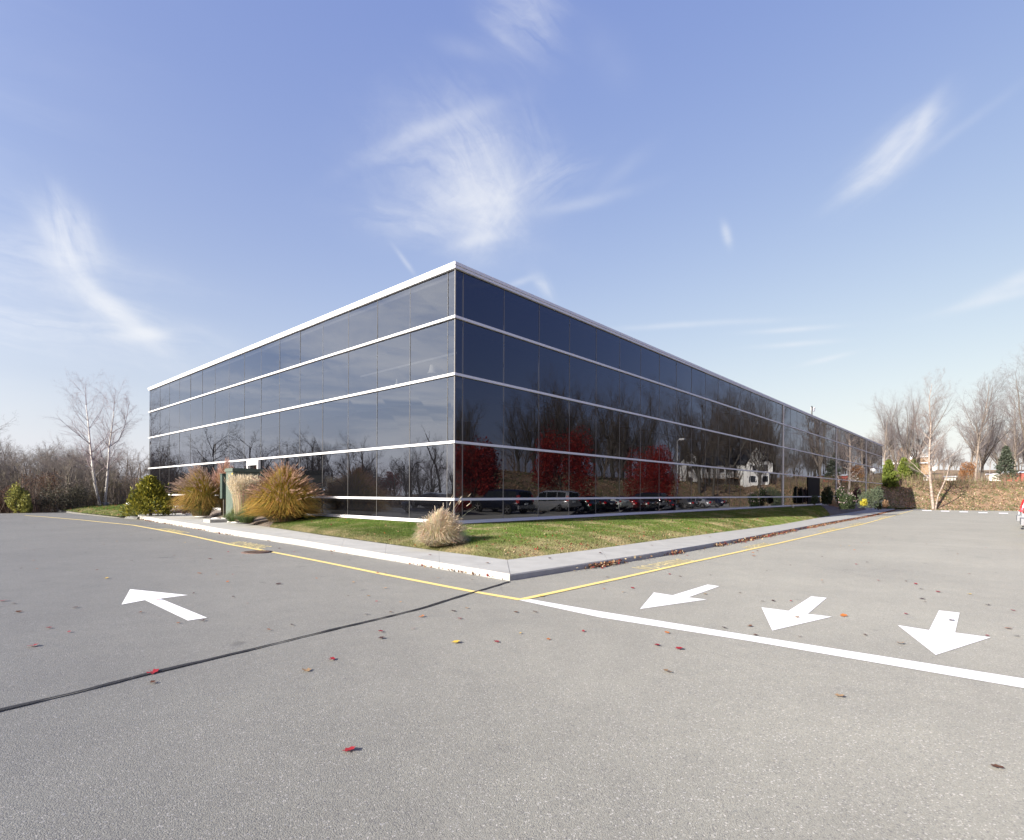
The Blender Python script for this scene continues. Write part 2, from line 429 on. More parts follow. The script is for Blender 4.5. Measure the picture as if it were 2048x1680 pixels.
# lawns and beds, ruled between pavement and wall
SURF = []          # (name, list of quads) kept for scattering blades
def ruled(name, lo, hi, n, mrows, m, bulge=0.0, z_hi=None, kind='structure'):
    lo, hi = resN(lo, n), resN(hi, n); vs = []
    for p, q in zip(lo, hi):
        for k in range(mrows+1):
            f = k/mrows; v = p.lerp(q, f); v.z = p.z+(q.z-p.z)*(f**.6)+bulge*sin(pi*f)
            v.z += .012*nz(v.x, v.y, 1.5)*sin(pi*f)
            vs.append(tuple(v))
    w = mrows+1
    fs = [(i*w+k, (i+1)*w+k, (i+1)*w+k+1, i*w+k+1) for i in range(n-1) for k in range(mrows)]
    me = bpy.data.meshes.new(name); me.from_pydata(vs, [], fs); me.polygons.foreach_set('use_smooth', [True]*len(fs)); me.update()
    if me.polygons[0].normal.z < 0: me.flip_normals()
    o = link(name, me, m); tag(o, kind=kind); return np.array(vs), np.array(fs)
ZB = .43
def lift(pts, z): return [(p[0], p[1], p[2]+z) for p in pts]
lawnR = ruled('lawn', lift(W(IR[:5], .105), -.012), [(*P(0, .02), ZB), (*P(20, .02), ZB), (*P(44, .02), ZB-.05)], 90, 10, M['soil'], .02)
bedR = ruled('mulch_bed', lift(W([(1660,1031.5),(1700,1024.5),(1736,1019),(1775,1016),(1789,1014.6)], .105), -.014), [(*P(44, .02), ZB-.05), (*P(60, .02), ZB-.1), (*P(74, .02), ZB-.3)], 40, 8, M['mulch'], .03)
il = [pg(x, y, .17) for x, y in IL]
ptm = pg(540, 1053.5, .18)
lawnL = ruled('lawn', lift([pg(1014,1120,.11), pg(840,1095,.15), pg(640,1067.5,.18), ptm], -.012), [(*P(-.02, 0), ZB), (*P(-.02, -5), ZB), (*P(-.02, -10.2), ZB)], 50, 10, M['soil'], .02)
bedL = ruled('mulch_bed', lift([ptm, pg(472,1043.7,.18), pg(369,1026,.18), pg(276,1030,.18)], -.012), [(*P(-.02, -10.2), ZB), (*P(-.02, -18), ZB), (*P(-.02, -24.5), ZB)], 50, 8, M['mulch'], .04)
lawnLL = ruled('lawn', [pg(276,1031,.13), pg(240,1033,.11), pg(200,1029,.11), pg(160,1025,.11), pg(130,1021.5,.11), pg(118,1018.5,.12)], [(*P(-.02, -24.5), ZB), (*P(-.02, -29.6), ZB), (*P(1, -34), .38), (*P(3, -40), .3)], 50, 10, M['soil'], .10)
# far driveway mouth: second pavement and its lawn
far = W([(1826,1018.8),(1858,1018.2),(1882,1012.8)], .10); farI = W([(1826,1018.0),(1845,1014),(1872,1011.8)], .10)
b = MB(); fo, fi = resN(far, 9), resN(farI, 9)
b.add([tuple(p) for p in fo]+[tuple(p) for p in fi]+[(p.x, p.y, p.z-.2) for p in fo], [(i, i+1, 10+i, 9+i) for i in range(8)]+[(18+i, 19+i, i+1, i) for i in range(8)])
tag(b.build('sidewalk', M['concrete']), kind='structure')
lawnF = ruled('lawn', W([(1790,1013.8),(1826,1014.8),(1846,1013.2),(1872,1011.5)], .06), [(*P(76, .5), -.25), (*P(79.5, .8), -.45), (*P(83, 3), -.45), (*P(86, 6), -.5)], 24, 5, M['soil'], .05)

# ------------------------------------------------------------------ painted markings (each one a thing)
def polymark(name, px, m, label, cat, off=.004, group=None):
    b = MB(); b.poly([pg(x, y, off) for x, y in px]); o = b.build(name, m)
    bm = bmesh.new(); bm.from_mesh(o.data)
    for f in bm.faces:
        f.normal_update()
        if f.normal.z < 0: f.normal_flip()
    bmesh.ops.triangulate(bm, faces=bm.faces[:]); bm.to_mesh(o.data); bm.free()
    return tag(o, label, cat, group)
Z7 = lambda L: [(1200+x/2.415, 1140+y/2.415) for x, y in L]
Z8 = lambda L: [(200+x/2.2756, 1020+y/2.2756) for x, y in L]
polymark('direction_arrow', Z7([(193,188),(260,108),(350,122),(520,70),(577,78),(425,132),(515,142)]), M['white_paint'], 'white painted arrow on the asphalt nearest the kerb corner, right of the yellow line', 'road arrow', group='arrows at the stop line')
polymark('direction_arrow', Z7([(832,292),(780,180),(910,197),(1020,127),(1095,134),(1003,212),(1120,225)]), M['white_paint'], 'white painted arrow between the two others above the thick white line', 'road arrow', group='arrows at the stop line')
polymark('direction_arrow', Z7([(1622,410),(1438,266),(1590,290),(1637,195),(1737,206),(1715,302),(1888,325)]), M['white_paint'], 'large white painted arrow pointing at the viewer, rightmost above the thick white line', 'road arrow', group='arrows at the stop line')
polymark('direction_arrow', Z8([(137,360),(400,387),(275,403),(488,490),(400,503),(205,410),(98,430)]), M['white_paint'], 'single white painted arrow left of the black crack seam, pointing away to the left', 'road arrow')
polymark('stop_line', [(1036,1199.5),(1062,1198.5),(1200,1222.5),(1500,1270.5),(2048,1357),(2120,1368),(2120,1388),(2048,1376),(1500,1282),(1200,1234.5)], M['white_paint'], 'thick white line crossing the asphalt from the yellow corner to the right edge', 'stop line', .004)
o = stripe('yellow_line', W([(1042,1200),(945,1183.5),(771,1149.7),(640,1123),(551.6,1105.7),(464,1090),(380,1071.5),(300,1056.5),(266,1050.5),(200,1044),(162,1040),(91,1034),(50,1031)]), .105, M['yellow_paint'], .006, .03)
tag(o, 'thin yellow painted line following the left kerb, ending in the point of the corner', 'road line')
o = stripe('yellow_line', W([(1044,1199.5),(1240,1157),(1320,1139),(1396,1122),(1560,1086.3),(1659.7,1063),(1726,1048.5),(1825.8,1020.8)]), .105, M['yellow_paint'], .008, .03)
tag(o, 'thin yellow painted line following the right kerb towards the far bank', 'road line')
o = stripe('yellow_line', W([(1868,1019.6),(1882,1017),(1896,1014.2)]), .11, M['yellow_paint'], .006)
tag(o, 'short yellow line beyond the white dashes, at the foot of the bank', 'road line')
for i, (x0, x1, y) in enumerate([(1809.5,1826,1019),(1844,1863,1020.6),(1881.5,1898.5,1022),(1918.7,1935.8,1023.4),(1956.7,1974.8,1025),(1997.3,2016,1026.2)]):
    polymark('crossing_dash', [(x0, y-.9), (x1, y-.6), (x1+.5, y+1.3), (x0+.5, y+1)], M['white_paint'],
      '%s white dash of the far dashed line, counting from the pavement end' % ('first','second','third','fourth','fifth','sixth')[i], 'road dash', .010, 'dashes across the far drive')
def crackline(name, px, w, label):
    pts = resample(W(px), .12); q = []
    for i, p in enumerate(pts): q.append((p.x+.02*sin(i*.11)+.008*sin(i*.4)+random.uniform(-.004, .004), p.y+.012*sin(i*.13+1)+random.uniform(-.004, .004), p.z))
    vs = []; n = len(q)
    for i in range(n):
        a, c = Vector(q[max(i-1, 0)]), Vector(q[min(i+1, n-1)]); d = (c-a); d.z = 0; d.normalize()
        ww = w*(.5+random.uniform(-.16, .16)+.08*sin(i*.5)+.06*sin(i*.17))
        for s in (-1, 1): vs.append((q[i][0]-d.y*ww*s, q[i][1]+d.x*ww*s, rz(q[i][0], q[i][1])+.010))
    b = MB(); b.add(vs, [(2*i+1, 2*i+3, 2*i+2, 2*i) for i in range(n-1)]); o = b.build(name, M['seal'])
    if o.data.polygons[0].normal.z < 0: o.data.flip_normals()
    return tag(o, label, 'crack seal')
crackline('crack_seal', [(1019,1164),(945,1185.5),(840,1217),(760,1237.5),(666,1260),(560,1286),(440,1316),(300,1350),(150,1389),(0,1423),(-120,1456)], .040, 'black tar seam running from the kerb corner to the left edge')

def ground_text(B0, B1, T0, label, m=None):
    cu = bpy.data.curves.new('txt', 'FONT'); cu.body = 'NO PARKING'; cu.size = 1.0; cu.resolution_u = 2; cu.offset = .012
    to = bpy.data.objects.new('txt', cu); COL.objects.link(to)
    dg = bpy.context.evaluated_depsgraph_get(); me = bpy.data.meshes.new_from_object(to.evaluated_get(dg))
    bpy.data.objects.remove(to); bpy.data.curves.remove(cu)
    xs = [v.co.x for v in me.vertices]; ys = [v.co.y for v in me.vertices]
    x0, x1, y0, y1 = min(xs), max(xs), min(ys), max(ys)
    b0, b1, t0 = Vector(pg(*B0)), Vector(pg(*B1)), Vector(pg(*T0))
    for v in me.vertices:
        p = b0+(b1-b0)*((v.co.x-x0)/(x1-x0))+(t0-b0)*((v.co.y-y0)/(y1-y0))
        v.co = (p.x, p.y, rz(p.x, p.y)+.004)
    me.materials.clear(); me.update(); me.name = 'no_parking_marking'
    if sum(p.normal.z for p in me.polygons) < 0: me.flip_normals()
    o = link('no_parking_marking', me, m or M['yellow_faded']); tag(o, label, 'road lettering', 'faded no parking lettering along the kerbs')
ground_text((1301,1140.3),(1391,1121.3),(1262,1135.3), 'faded yellow NO PARKING lettering nearest the kerb corner on the right')
ground_text((1503,1098),(1548,1088.3),(1481,1094.5), 'faded yellow NO PARKING lettering second along the right yellow line')
ground_text((1650,1064.6),(1682,1057.5),(1634,1062), 'faded yellow NO PARKING lettering third along the right yellow line')
ground_text((1706,1052),(1730,1047),(1694,1049.8), 'faded yellow NO PARKING lettering fourth along the right yellow line')
ground_text((1761,1038),(1779,1033),(1753,1036.2), 'faded yellow NO PARKING lettering fifth along the right yellow line')
ground_text((453,1086.6),(516,1098),(483,1082.5), 'faded yellow NO PARKING lettering beside the rusty manhole cover on the left')
ground_text((308,1058),(350,1066.4),(337,1057), 'faded yellow NO PARKING lettering farthest along the left yellow line')

# manhole cover
mc = pg(514, 1104.6); mh = empty('manhole_cover', mc, 0, 'rusty round manhole cover set in the asphalt left of the yellow line', 'manhole cover')
rust = noisy('rusty_iron', [(.3, (.07, .05, .045)), (.6, (.16, .105, .085)), (.8, (.22, .17, .14))], 25, .7)
b = MB(); b.lathe([(.335, 0), (.335, .012), (.30, .014)], n=36); b.build('frame', rust, mh)
b = MB(); b.lathe([(.295, 0), (.295, .016), (.28, .018)], n=36)
for i in range(-6, 7):
    for j in range(-6, 7):
        x, y = i*.042, j*.042
        if x*x+y*y < .07 and (i+j) % 2 == 0: b.box(x-.016, x+.016, y-.010, y+.010, .017, .024)
b.build('lid', rust, mh)

# ------------------------------------------------------------------ the glass office building
rot_r = math.atan2(RY, RX)
BO = empty('office_building', (CX, CY, 0), 0, 'long dark blue mirrored glass office building with white horizontal bands, corner towards the viewer', 'building')
def bl(t, d, z): x, y = P(t, d); return (x-CX, y-CY, z)
def bbox(b, t0, t1, d0, d1, z0, z1, mi=0):
    vs = [bl(t, d, z) for z in (z0, z1) for d in (d0, d1) for t in (t0, t1)]
    b.add(vs, [(0,1,3,2),(4,6,7,5),(0,4,5,1),(2,3,7,6),(0,2,6,4),(1,5,7,3)], mi)
ZL = [.572, 1.207, 2.89, 4.88, 6.56, 7.97]
LR, LL = 78.6, 29.5
pan = []
def joints(L):
    j = [0, .34]; 
    while j[-1]+1.8 < L-.2: j.append(j[-1]+1.8)
    j.append(L); return j
jR, jL = joints(LR), joints(LL)
for side, js in (('R', jR), ('L', jL)):
    for i in range(len(js)-1):
        for r in range(5):
            a, c = js[i]+.008, js[i+1]-.008
            mid = (a+c)/2; q = P(mid, 0) if side == 'R' else P(0, -mid)
            if side == 'L' and r < 2 and 12.9 < mid < 14.3: pass
            pan.append(((c-a)*(ZL[r+1]-ZL[r])/q[1]**2, side, i, r, a, c))
pan.sort(key=lambda q: -q[0])
def pane(b, uvs, side, i, r, a, c):
    z0, z1 = ZL[r], ZL[r+1]; vs = []
    for (s, z, fu, fz) in ((a, z0, .02, .02), (c, z0, .98, .02), (c, z1, .98, .98), (a, z1, .02, .98)):
        o = random.uniform(-.0028, .0028)*(2.2 if side == 'L' else 1)
        vs.append(bl(s, -.02+o, z) if side == 'R' else bl(.02-o, -s, z))
        uvs.append((i+fu+(0 if side == 'R' else 200), r+fz))
    f = (0, 1, 2, 3) if side == 'R' else (0, 3, 2, 1)
    if side == 'L': 
        q = uvs[-4:]; uvs[-4:] = [q[0], q[3], q[2], q[1]]
    b.add(vs, [f])
def finish(b, uvs, name):
    me = b.mesh(name); uv = me.uv_layers.new(name='uv')
    for k, q in enumerate(uvs): uv.data[k].uv = q
    return link(name, me, M['glass'], BO)
for k, (_, side, i, r, a, c) in enumerate(pan[:100]):
    b = MB(); u = []; pane(b, u, side, i, r, a, c); finish(b, u, 'glass_pane')
b = MB(); u = []
for (_, side, i, r, a, c) in pan[100:]: pane(b, u, side, i, r, a, c)
tag(finish(b, u, 'glass_pane'), kind='stuff')
# joints between the panes
b = MB()
for j in jR[1:-1]: bbox(b, j-.009, j+.009, -.05, -.012, ZL[0], ZL[5])
tag(b.build('pane_joint', M['mullion'], BO), kind='stuff')
b = MB()
for j in jL[1:-1]: bbox(b, .012, .05, -j-.006, -j+.006, ZL[0], ZL[5])
tag(b.build('pane_joint', solid('pale_joint', (.13, .127, .12), .5), BO), kind='stuff')
b = MB(); bbox(b, -.006, .03, -.03, .006, ZL[0], ZL[5]); b.build('corner_post', solid('post_metal', (.14, .135, .13), .5), BO)
# white bands
for r in (1, 2, 3, 4):
    z = ZL[r]
    b = MB(); bbox(b, -.045, LR, -.03, .045, z-.037, z+.037); b.build('white_band', M['trim'], BO)
    b = MB(); bbox(b, -.049, .03, -LL, .049, z-.038, z+.038); b.build('white_band', M['trim'], BO)
b = MB(); bbox(b, -.045, LR, -.03, .045, .50, .58); bbox(b, -.06, LR, -.03, .06, .485, .505); b.build('sill', M['trim'], BO)
b = MB(); bbox(b, -.049, .03, -LL, .049, .501, .581); bbox(b, -.064, .03, -LL, .064, .484, .506); b.build('sill', M['trim'], BO)
b = MB(); bbox(b, -.05, LR, -.25, .05, 7.972, 8.05); bbox(b, -.065, LR+.05, -.35, .065, 8.058, 8.15); bbox(b, -.03, LR, -.25, .03, 8.04, 8.07); b.build('coping', M['trim'], BO)
b = MB(); bbox(b, -.054, .25, -LL, .054, 7.971, 8.051); bbox(b, -.07, .35, -LL-.05, .07, 8.0575, 8.151); bbox(b, -.034, .25, -LL, .034, 8.04, 8.07); b.build('coping', M['trim'], BO)
for t in (32.6, 50.3, 66.4):
    b = MB(); bbox(b, t-.06, t+.06, -.03, .05, .58, 7.97); b.build('white_mullion', M['trim'], BO)
b = MB(); bbox(b, .02, LR-.02, -LL+.02, -.02, -1.5, .487); b.build('plinth', M['plinth'], BO)
b = MB(); bbox(b, .12, LR-.02, -LL+.02, -.12, 7.80, 7.96); b.build('roof', M['roofing'], BO)
b = MB(); bbox(b, 4.0, LR-.1, -LL+.1, -4.0, .5, 7.79); bbox(b, .09, LR-.05, -LL+.05, -.09, 4.25, 4.5)
bbox(b, LR-.18, LR, -LL, -.02, .5, 7.95); bbox(b, .02, LR, -LL, -LL+.1, .5, 7.95); b.build('dark_interior', M['room'], BO)
# entrance recess, its shade painted as a flat black panel; white door frame left
b = MB(); bbox(b, 39.6, 43.6, -.02, .03, .45, 2.83); b.build('recess_panel', solid('recess_black', (.006, .006, .007), .7, spec=.1), BO)
b = MB()
for (s0, s1, z0, z1) in ((12.92, 13.04, .5, 2.84), (14.0, 14.12, .5, 2.84), (13.04, 14.0, 2.62, 2.84)): bbox(b, -.12, .0, -s1, -s0, z0, z1)
b.build('white_door_frame', M['trim'], BO)
# ledge rail seen behind the glass
b = MB(); bbox(b, .42, .45, -5.6, -.4, 5.62, 5.68); b.build('blind_rail', solid('rail_white', (.30, .30, .29), .5), BO)
# lamp and vase on the ledge inside
cream = solid('cream_lampshade', (.85, .82, .70), .8)
lx = P(.45, -1.55); lamp = empty('table_lamp', (lx[0], lx[1], 4.94), 0, 'cream bell-shaped lampshade glimpsed behind the upper floor glass near the corner', 'lamp')
b = MB(); b.lathe([(.05, 0), (.06, .02), (.02, .05), (.05, .12), (.015, .2), (.012, .28)], n=14); b.build('lamp_base', solid('lamp_base', (.5, .45, .4), .5), lamp)
b = MB(); b.lathe([(.17, .24), (.13, .30), (.10, .40), (.075, .52)], n=18); b.build('lamp_shade', cream, lamp)
lx = P(.45, -3.4); vz = empty('vase', (lx[0], lx[1], 4.94), 0, 'narrow white vase glimpsed behind the glass left of the lampshade', 'vase')
b = MB(); b.lathe([(.05, 0), (.07, .08), (.05, .2), (.035, .3), (.05, .33)], n=14); b.build('vase_body', cream, vz)

# floodlight on the roof
tx = refl  # placeholder name kept short
k = (1623-HX)/F
rt = 46.0; rx, ry = P(rt, -1.6)
# depth where the roof edge shows at px 1623
rt = (k*(CY-NX*0+.665*.5)-CX+NX*.5)/(RX-k*RY); rx, ry = P(rt, -.5)
fl = empty('roof_floodlight', (rx, ry, 7.95), rot_r, 'small floodlight on a dark post standing on the roof edge', 'floodlight')
hh = at(1623, 812, ry)[2]-7.95
b = MB(); b.tube([(0, 0, 0), (0, 0, hh)], .055, 8); b.tube([(0, 0, hh-.12), (.22, 0, hh-.10), (.34, 0, hh-.16)], .03, 6); b.build('post', solid('dark_post', (.05, .05, .05), .5), fl)
b = MB(); b.box(.22, .58, -.12, .12, hh-.42, hh-.14); b.box(.18, .62, -.15, .15, hh-.15, hh-.11); b.build('lamp_head', solid('lamp_white', (.75, .76, .78), .4), fl)
# ------------------------------------------------------------------ bare trees
def prisms(segs, n):
    """segs (K,8): p0 p1 r0 r1 -> tapered n-sided prisms"""
    s = np.array(segs, dtype=float); p0, p1, r0, r1 = s[:, :3], s[:, 3:6], s[:, 6:7], s[:, 7:8]
    d = p1-p0; d /= np.linalg.norm(d, axis=1, keepdims=True)+1e-9
    ref = np.where(np.abs(d[:, 2:3]) < .9, np.array([[0, 0, 1.]]), np.array([[1., 0, 0]]))
    a = np.cross(d, ref); a /= np.linalg.norm(a, axis=1, keepdims=True)+1e-9; b = np.cross(d, a)
    vs = []
    for p, r in ((p0, r0), (p1, r1)):
        for k in range(n):
            q = 2*pi*k/n; vs.append(p+a*r*cos(q)+b*r*sin(q))
    V = np.stack(vs, 1)                     # K, 2n, 3
    K = len(s); base = (np.arange(K)*2*n)[:, None, None]
    f = np.array([[k, (k+1) % n, n+(k+1) % n, n+k] for k in range(n)])[None]
    return V.reshape(-1, 3), (base+f).reshape(-1, 4)
class TreeGen:
    def __init__(s, seed): s.r = random.Random(seed); s.big = []; s.small = []; s.tw = []
    def rv(s): return Vector((s.r.gauss(0, 1), s.r.gauss(0, 1), s.r.gauss(0, 1)))
    def grow(s, p, d, L, r, lv, prm):
        q = prm[lv]; n = q['seg']; st = L/n; pts = [(p.copy(), d.copy(), r)]
        for i in range(n):
            d = (d+s.rv()*q['wob']+Vector((0, 0, q['up']))).normalized()
            p2 = p+d*st; r2 = max(r*(1-(1-q['tip'])*(i+1)/n)/(1-(1-q['tip'])*i/n) if True else r, .0015)
            tgt = s.big if lv <= q.get('biglv', 1) and r > .03 else (s.small if lv <= 2 else s.tw)
            tgt.append((*p, *p2, r, r2)); p = p2; r = r2; pts.append((p.copy(), d.copy(), r))
        if lv+1 >= len(prm): return
        k = prm[lv+1]; m = k['n']
        for i in range(m):
            f = k['s0']+(1-k['s0'])*((i+s.r.random())/m)**k.get('pw', 1.0)
            x = f*n; j = min(int(x), n-1); w = x-j
            pp = pts[j][0].lerp(pts[j+1][0], w); dd = pts[j+1][1]; rr = pts[j][2]*(1-w)+pts[j+1][2]*w
            ax = dd.cross(s.rv()).normalized(); an = radians(s.r.gauss(k['ang'], k.get('as', 9)))
            nd = (Matrix.Rotation(an, 3, ax) @ dd).normalized()
            if nd.z < k.get('minz', -.3): nd.z = abs(nd.z)*.3; nd.normalize()
            LL_ = L*k['len']*(1-k.get('fall', .5)*f)*s.r.uniform(.75, 1.2)
            s.grow(pp, nd, LL_, min(rr*.75, max(rr*k['rad'], k.get('mn', .004))), lv+1, prm)
def mk(seg, wob, up, tip, **k): return dict(seg=seg, wob=wob, up=up, tip=tip, **k)
STY = {
 'tall': [mk(12,.04,.03,.12), mk(7,.08,.09,.18,n=26,s0=.24,ang=40,len=.42,fall=.5,rad=.42), mk(5,.12,.05,.3,n=9,s0=.2,ang=36,len=.44,fall=.4,rad=.5), mk(3,.16,.03,.35,n=7,s0=.15,ang=36,len=.50,fall=.3,rad=.5,mn=.011), mk(2,.2,.02,.5,n=5,s0=.15,ang=34,len=.6,fall=.3,rad=.55,mn=.0085)],
 'vase': [mk(4,.03,.02,.8), mk(11,.06,.04,.08,n=7,s0=.45,ang=21,len=3.2,fall=.2,rad=.52,**{'as':7}), mk(6,.09,.06,.2,n=15,s0=.15,ang=30,len=.36,fall=.45,rad=.40), mk(4,.13,.04,.35,n=9,s0=.12,ang=33,len=.46,fall=.3,rad=.5,mn=.011), mk(2,.18,.02,.5,n=6,s0=.15,ang=32,len=.6,fall=.3,rad=.55,mn=.0085)],
 'birch': [mk(14,.035,.02,.10), mk(6,.08,.06,.15,n=20,s0=.30,ang=48,len=.34,fall=.60,rad=.36), mk(4,.13,.02,.3,n=9,s0=.2,ang=36,len=.45,fall=.4,rad=.5), mk(3,.2,-.02,.5,n=7,s0=.15,ang=36,len=.55,fall=.3,rad=.6)],
 'scrub': [mk(5,.10,.05,.35), mk(5,.14,.07,.25,n=10,s0=.15,ang=38,len=.62,fall=.4,rad=.5), mk(4,.18,.05,.3,n=8,s0=.2,ang=38,len=.50,fall=.3,rad=.5), mk(3,.22,.03,.4,n=8,s0=.15,ang=38,len=.5,fall=.3,rad=.55), mk(1,.2,.0,.6,n=4,s0=.2,ang=35,len=.55,fall=.3,rad=.6)],
 'oak': [mk(9,.10,.02,.15), mk(7,.28,.02,.25,n=13,s0=.28,ang=70,len=.42,fall=.6,rad=.5), mk(5,.30,.02,.3,n=6,s0=.2,ang=50,len=.45,fall=.4,rad=.5), mk(3,.3,.0,.4,n=5,s0=.2,ang=45,len=.5,fall=.3,rad=.5)],
}
def tree_mesh(style, H, R, seed, lean=(0, 0)):
    g = TreeGen(seed); prm = STY[style]
    L0 = H*{'vase': .22, 'scrub': .55}.get(style, .92)
    g.grow(Vector((0, 0, -.3)), Vector((lean[0], lean[1], 1)).normalized(), L0, R, 0, prm)
    v, f = prisms(g.big, 8) if g.big else (np.zeros((0, 3)), np.zeros((0, 4), int))
    tr = np_mesh('trunk', v, f, smooth=True)
    parts = []; vv = []; ff = []; o = 0
    for lst, n in ((g.small, 4), (g.tw, 3)):
        if lst:
            a, c = prisms(lst, n); vv.append(a); ff.append(c+o); o += len(a)
    v = np.vstack(vv); cr = np_mesh('branches', v, np.vstack(ff), smooth=True)
    return tr, cr, v[:, 2].max()
def tree_proto(name, style, H, R, seed, mt, mc, lean=(0, 0)):
    tr, cr, top = tree_mesh(style, H, R, seed, lean); tr.materials.append(mt); cr.materials.append(mc)
    return (tr, cr, top)
def put_tree(name, pr, x, y, H, label, group=None, rot=None, z=None, sx=1.0):
    z = th(x, y) if z is None else z
    r = empty(name, (x, y, z), random.uniform(0, 2*pi) if rot is None else rot, label, 'tree', group)
    s = H/pr[2]; r.scale = (s*sx, s*sx, s)
    link('trunk', pr[0], None, r); link('branches', pr[1], None, r); return r
VA = [tree_proto('v', 'vase', 17, .27, 11+i, M['bark'], M['twig_pale']) for i in range(3)]
TA = [tree_proto('t', 'tall', 17, .21, 31+i, M['bark_tan'], M['twig_pale']) for i in range(3)]
SC = [tree_proto('s', 'scrub', 7, .10, 51+i, M['bark'], M['twig_wood']) for i in range(4)]
OA = tree_proto('o', 'oak', 13, .34, 77, M['bark_dark'], M['bark_dark'])
DK = [(a[0].copy(), a[1].copy(), a[2]) for a in (VA[0], VA[1], TA[0])]
def place_px(name, pr, px, ytop, Y, label, group=None, **k):
    x, _, zt = at(px, ytop, Y); z = th(x, Y)
    return put_tree(name, pr, x, Y, zt-z, label, group, z=z, **k)

# right-hand trees behind the bank
place_px('bare_tree', TA[1], 1771, 800, 97, 'slim bare tree just past the far end of the building')
place_px('bare_tree', VA[0], 1816, 758, 98, 'broad bare tree with upswept limbs behind the clipped evergreens')
place_px('bare_tree', VA[1], 1834, 768, 104, 'bare tree with thick straight trunk rising behind the arched brown roof')
place_px('bare_tree', TA[2], 1939, 742, 103, 'left one of the two tall bare trees behind the orange shrub')
place_px('bare_tree', TA[0], 1952, 728, 100, 'right one of the two tall bare trees behind the orange shrub', sx=.9)
place_px('bare_tree', VA[2], 2058, 650, 92, 'tallest bare tree, reaching in from the right edge')
place_px('bare_tree', TA[1], 2028, 745, 98, 'thin pale bare tree near the right edge, above the dark evergreen')
place_px('bare_tree', VA[1], 2000, 800, 120, 'low spreading bare tree left of the dark evergreen')
place_px('bare_tree', VA[0], 2050, 800, 110, 'dense low bare tree at the right edge behind the evergreen')
for i in range(64):
    px = random.uniform(1740, 2150); Y = random.uniform(130, 210)
    place_px('bare_tree', random.choice(TA+VA+SC), px, random.uniform(855, 915) - 20*(px > 1960), Y, 'hazy bare tree in the distant belt beyond the bank on the right', 'distant trees beyond the bank')

place_px('bare_tree', VA[2], 1795, 772, 101, 'bare tree between the slim one at the building end and the broad one', sx=.9)
place_px('bare_tree', VA[1], 1965, 760, 106, 'grey bare tree standing behind the right of the two tall ones', sx=.8)
# twin birch on the left lawn
def bent_tree(name, px0, stems, style_sides, label, cat='tree'): pass
bx, by, bz = pg(204, 1014.5, .22)
TB = empty('birch_tree', (bx, by, bz), 0, 'pair of slender white-barked bare birch stems on the left lawn', 'tree')
g = TreeGen(5)
def stem(g, pts, r0, r1, nb, prm, blen=.34, ang=48, s0=.3, col='big', dirbias=None):
    """trunk through given points, then branches from it"""
    pts = [Vector(p) for p in pts]; n = 16; P_ = resN(pts, n+1)
    for i in range(n):
        a, c = r0+(r1-r0)*i/n, r0+(r1-r0)*(i+1)/n; getattr(g, col if a > .028 else 'small').append((*P_[i], *P_[i+1], a, c))
    H_ = sum((P_[i+1]-P_[i]).length for i in range(n))
    for i in range(nb):
        f = s0+(1-s0)*(i+g.r.random())/nb; j = min(int(f*n), n-1); d = (P_[j+1]-P_[j]).normalized()
        ax = d.cross(g.rv()).normalized(); nd = (Matrix.Rotation(radians(g.r.gauss(ang, 8)), 3, ax) @ d)
        r = (r0+(r1-r0)*f)
        g.grow(P_[j], nd, H_*blen*(1-.55*f)*g.r.uniform(.7, 1.2), r*.42, 1, prm)
def lp(px, py, Y): v = at(px, py, Y); return (v[0]-bx, v[1]-by, v[2]-bz)
bp = STY['birch']
stem(g, [lp(201,1016,by), lp(190,968,by), lp(182,905,by), lp(178,860,by), lp(171,800,by), lp(172,762,by)], .105, .008, 32, bp, .36, 46, .22)
stem(g, [lp(209,1014,by), lp(215,950,by), lp(219,892,by), lp(226,840,by), lp(231,778,by)], .095, .008, 30, bp, .38, 44, .30)
stem(g, [lp(219,893,by), lp(238,880,by+.3), lp(250,850,by+.5), lp(260,800,by+.6)], .045, .006, 16, bp, .42, 42, .2)
def finish_tree(g, root, mt, mc):
    v, f = prisms(g.big, 8); link('trunk', np_mesh('trunk', v, f, smooth=True), mt, root)
    vv = []; ff = []; o = 0
    for lst, n in ((g.small, 4), (g.tw, 3)):
        if lst: a, c = prisms(lst, n); vv.append(a); ff.append(c+o); o += len(a)
    link('branches', np_mesh('branches', np.vstack(vv), np.vstack(ff), smooth=True), mc, root)
finish_tree(g, TB, M['birch'], solid('birch_twigs', (.24, .19, .20), .9))
# small grey fixture and white rock
fx = pg(212, 1017, .2); fo = empty('ground_fixture', fx, .4, 'small grey hooded fixture at the foot of the birch stems', 'lamp')
b = MB(); b.tube([(0, 0, 0), (0, 0, .2)], .05, 8); b.build('stake', solid('grey_metal', (.3, .32, .36), .5), fo)
b = MB(); b.lathe([(.12, 0), (.16, .05), (.17, .18), (.13, .22)], (0, 0, .18), 14); b.box(-.2, .2, -.16, .12, .38, .42); b.build('hood', solid('dark_metal', (.10, .11, .14), .5), fo)
def rock(name, loc, s, m, label, seed, group=None):
    bm = bmesh.new(); bmesh.ops.create_icosphere(bm, subdivisions=3, radius=1); r = random.Random(seed); o = [r.uniform(0, 9) for _ in range(3)]
    for v in bm.verts:
        k = 1+.18*sin(v.co.x*3+o[0])*sin(v.co.y*2.6+o[1])+.12*sin(v.co.z*5+o[2]+v.co.x*4)
        v.co = Vector((v.co.x*s[0]*k, v.co.y*s[1]*k, v.co.z*s[2]*k))
    me = bpy.data.meshes.new(name); bm.to_mesh(me); bm.free(); o = link(name, me, m); o.location = loc; o.rotation_euler.z = r.uniform(0, 6)
    return tag(o, label, 'stone', group)
stone = noisy('white_stone', [(.3, (.50, .48, .45)), (.7, (.74, .72, .69))], 6, .85, .01, 20)
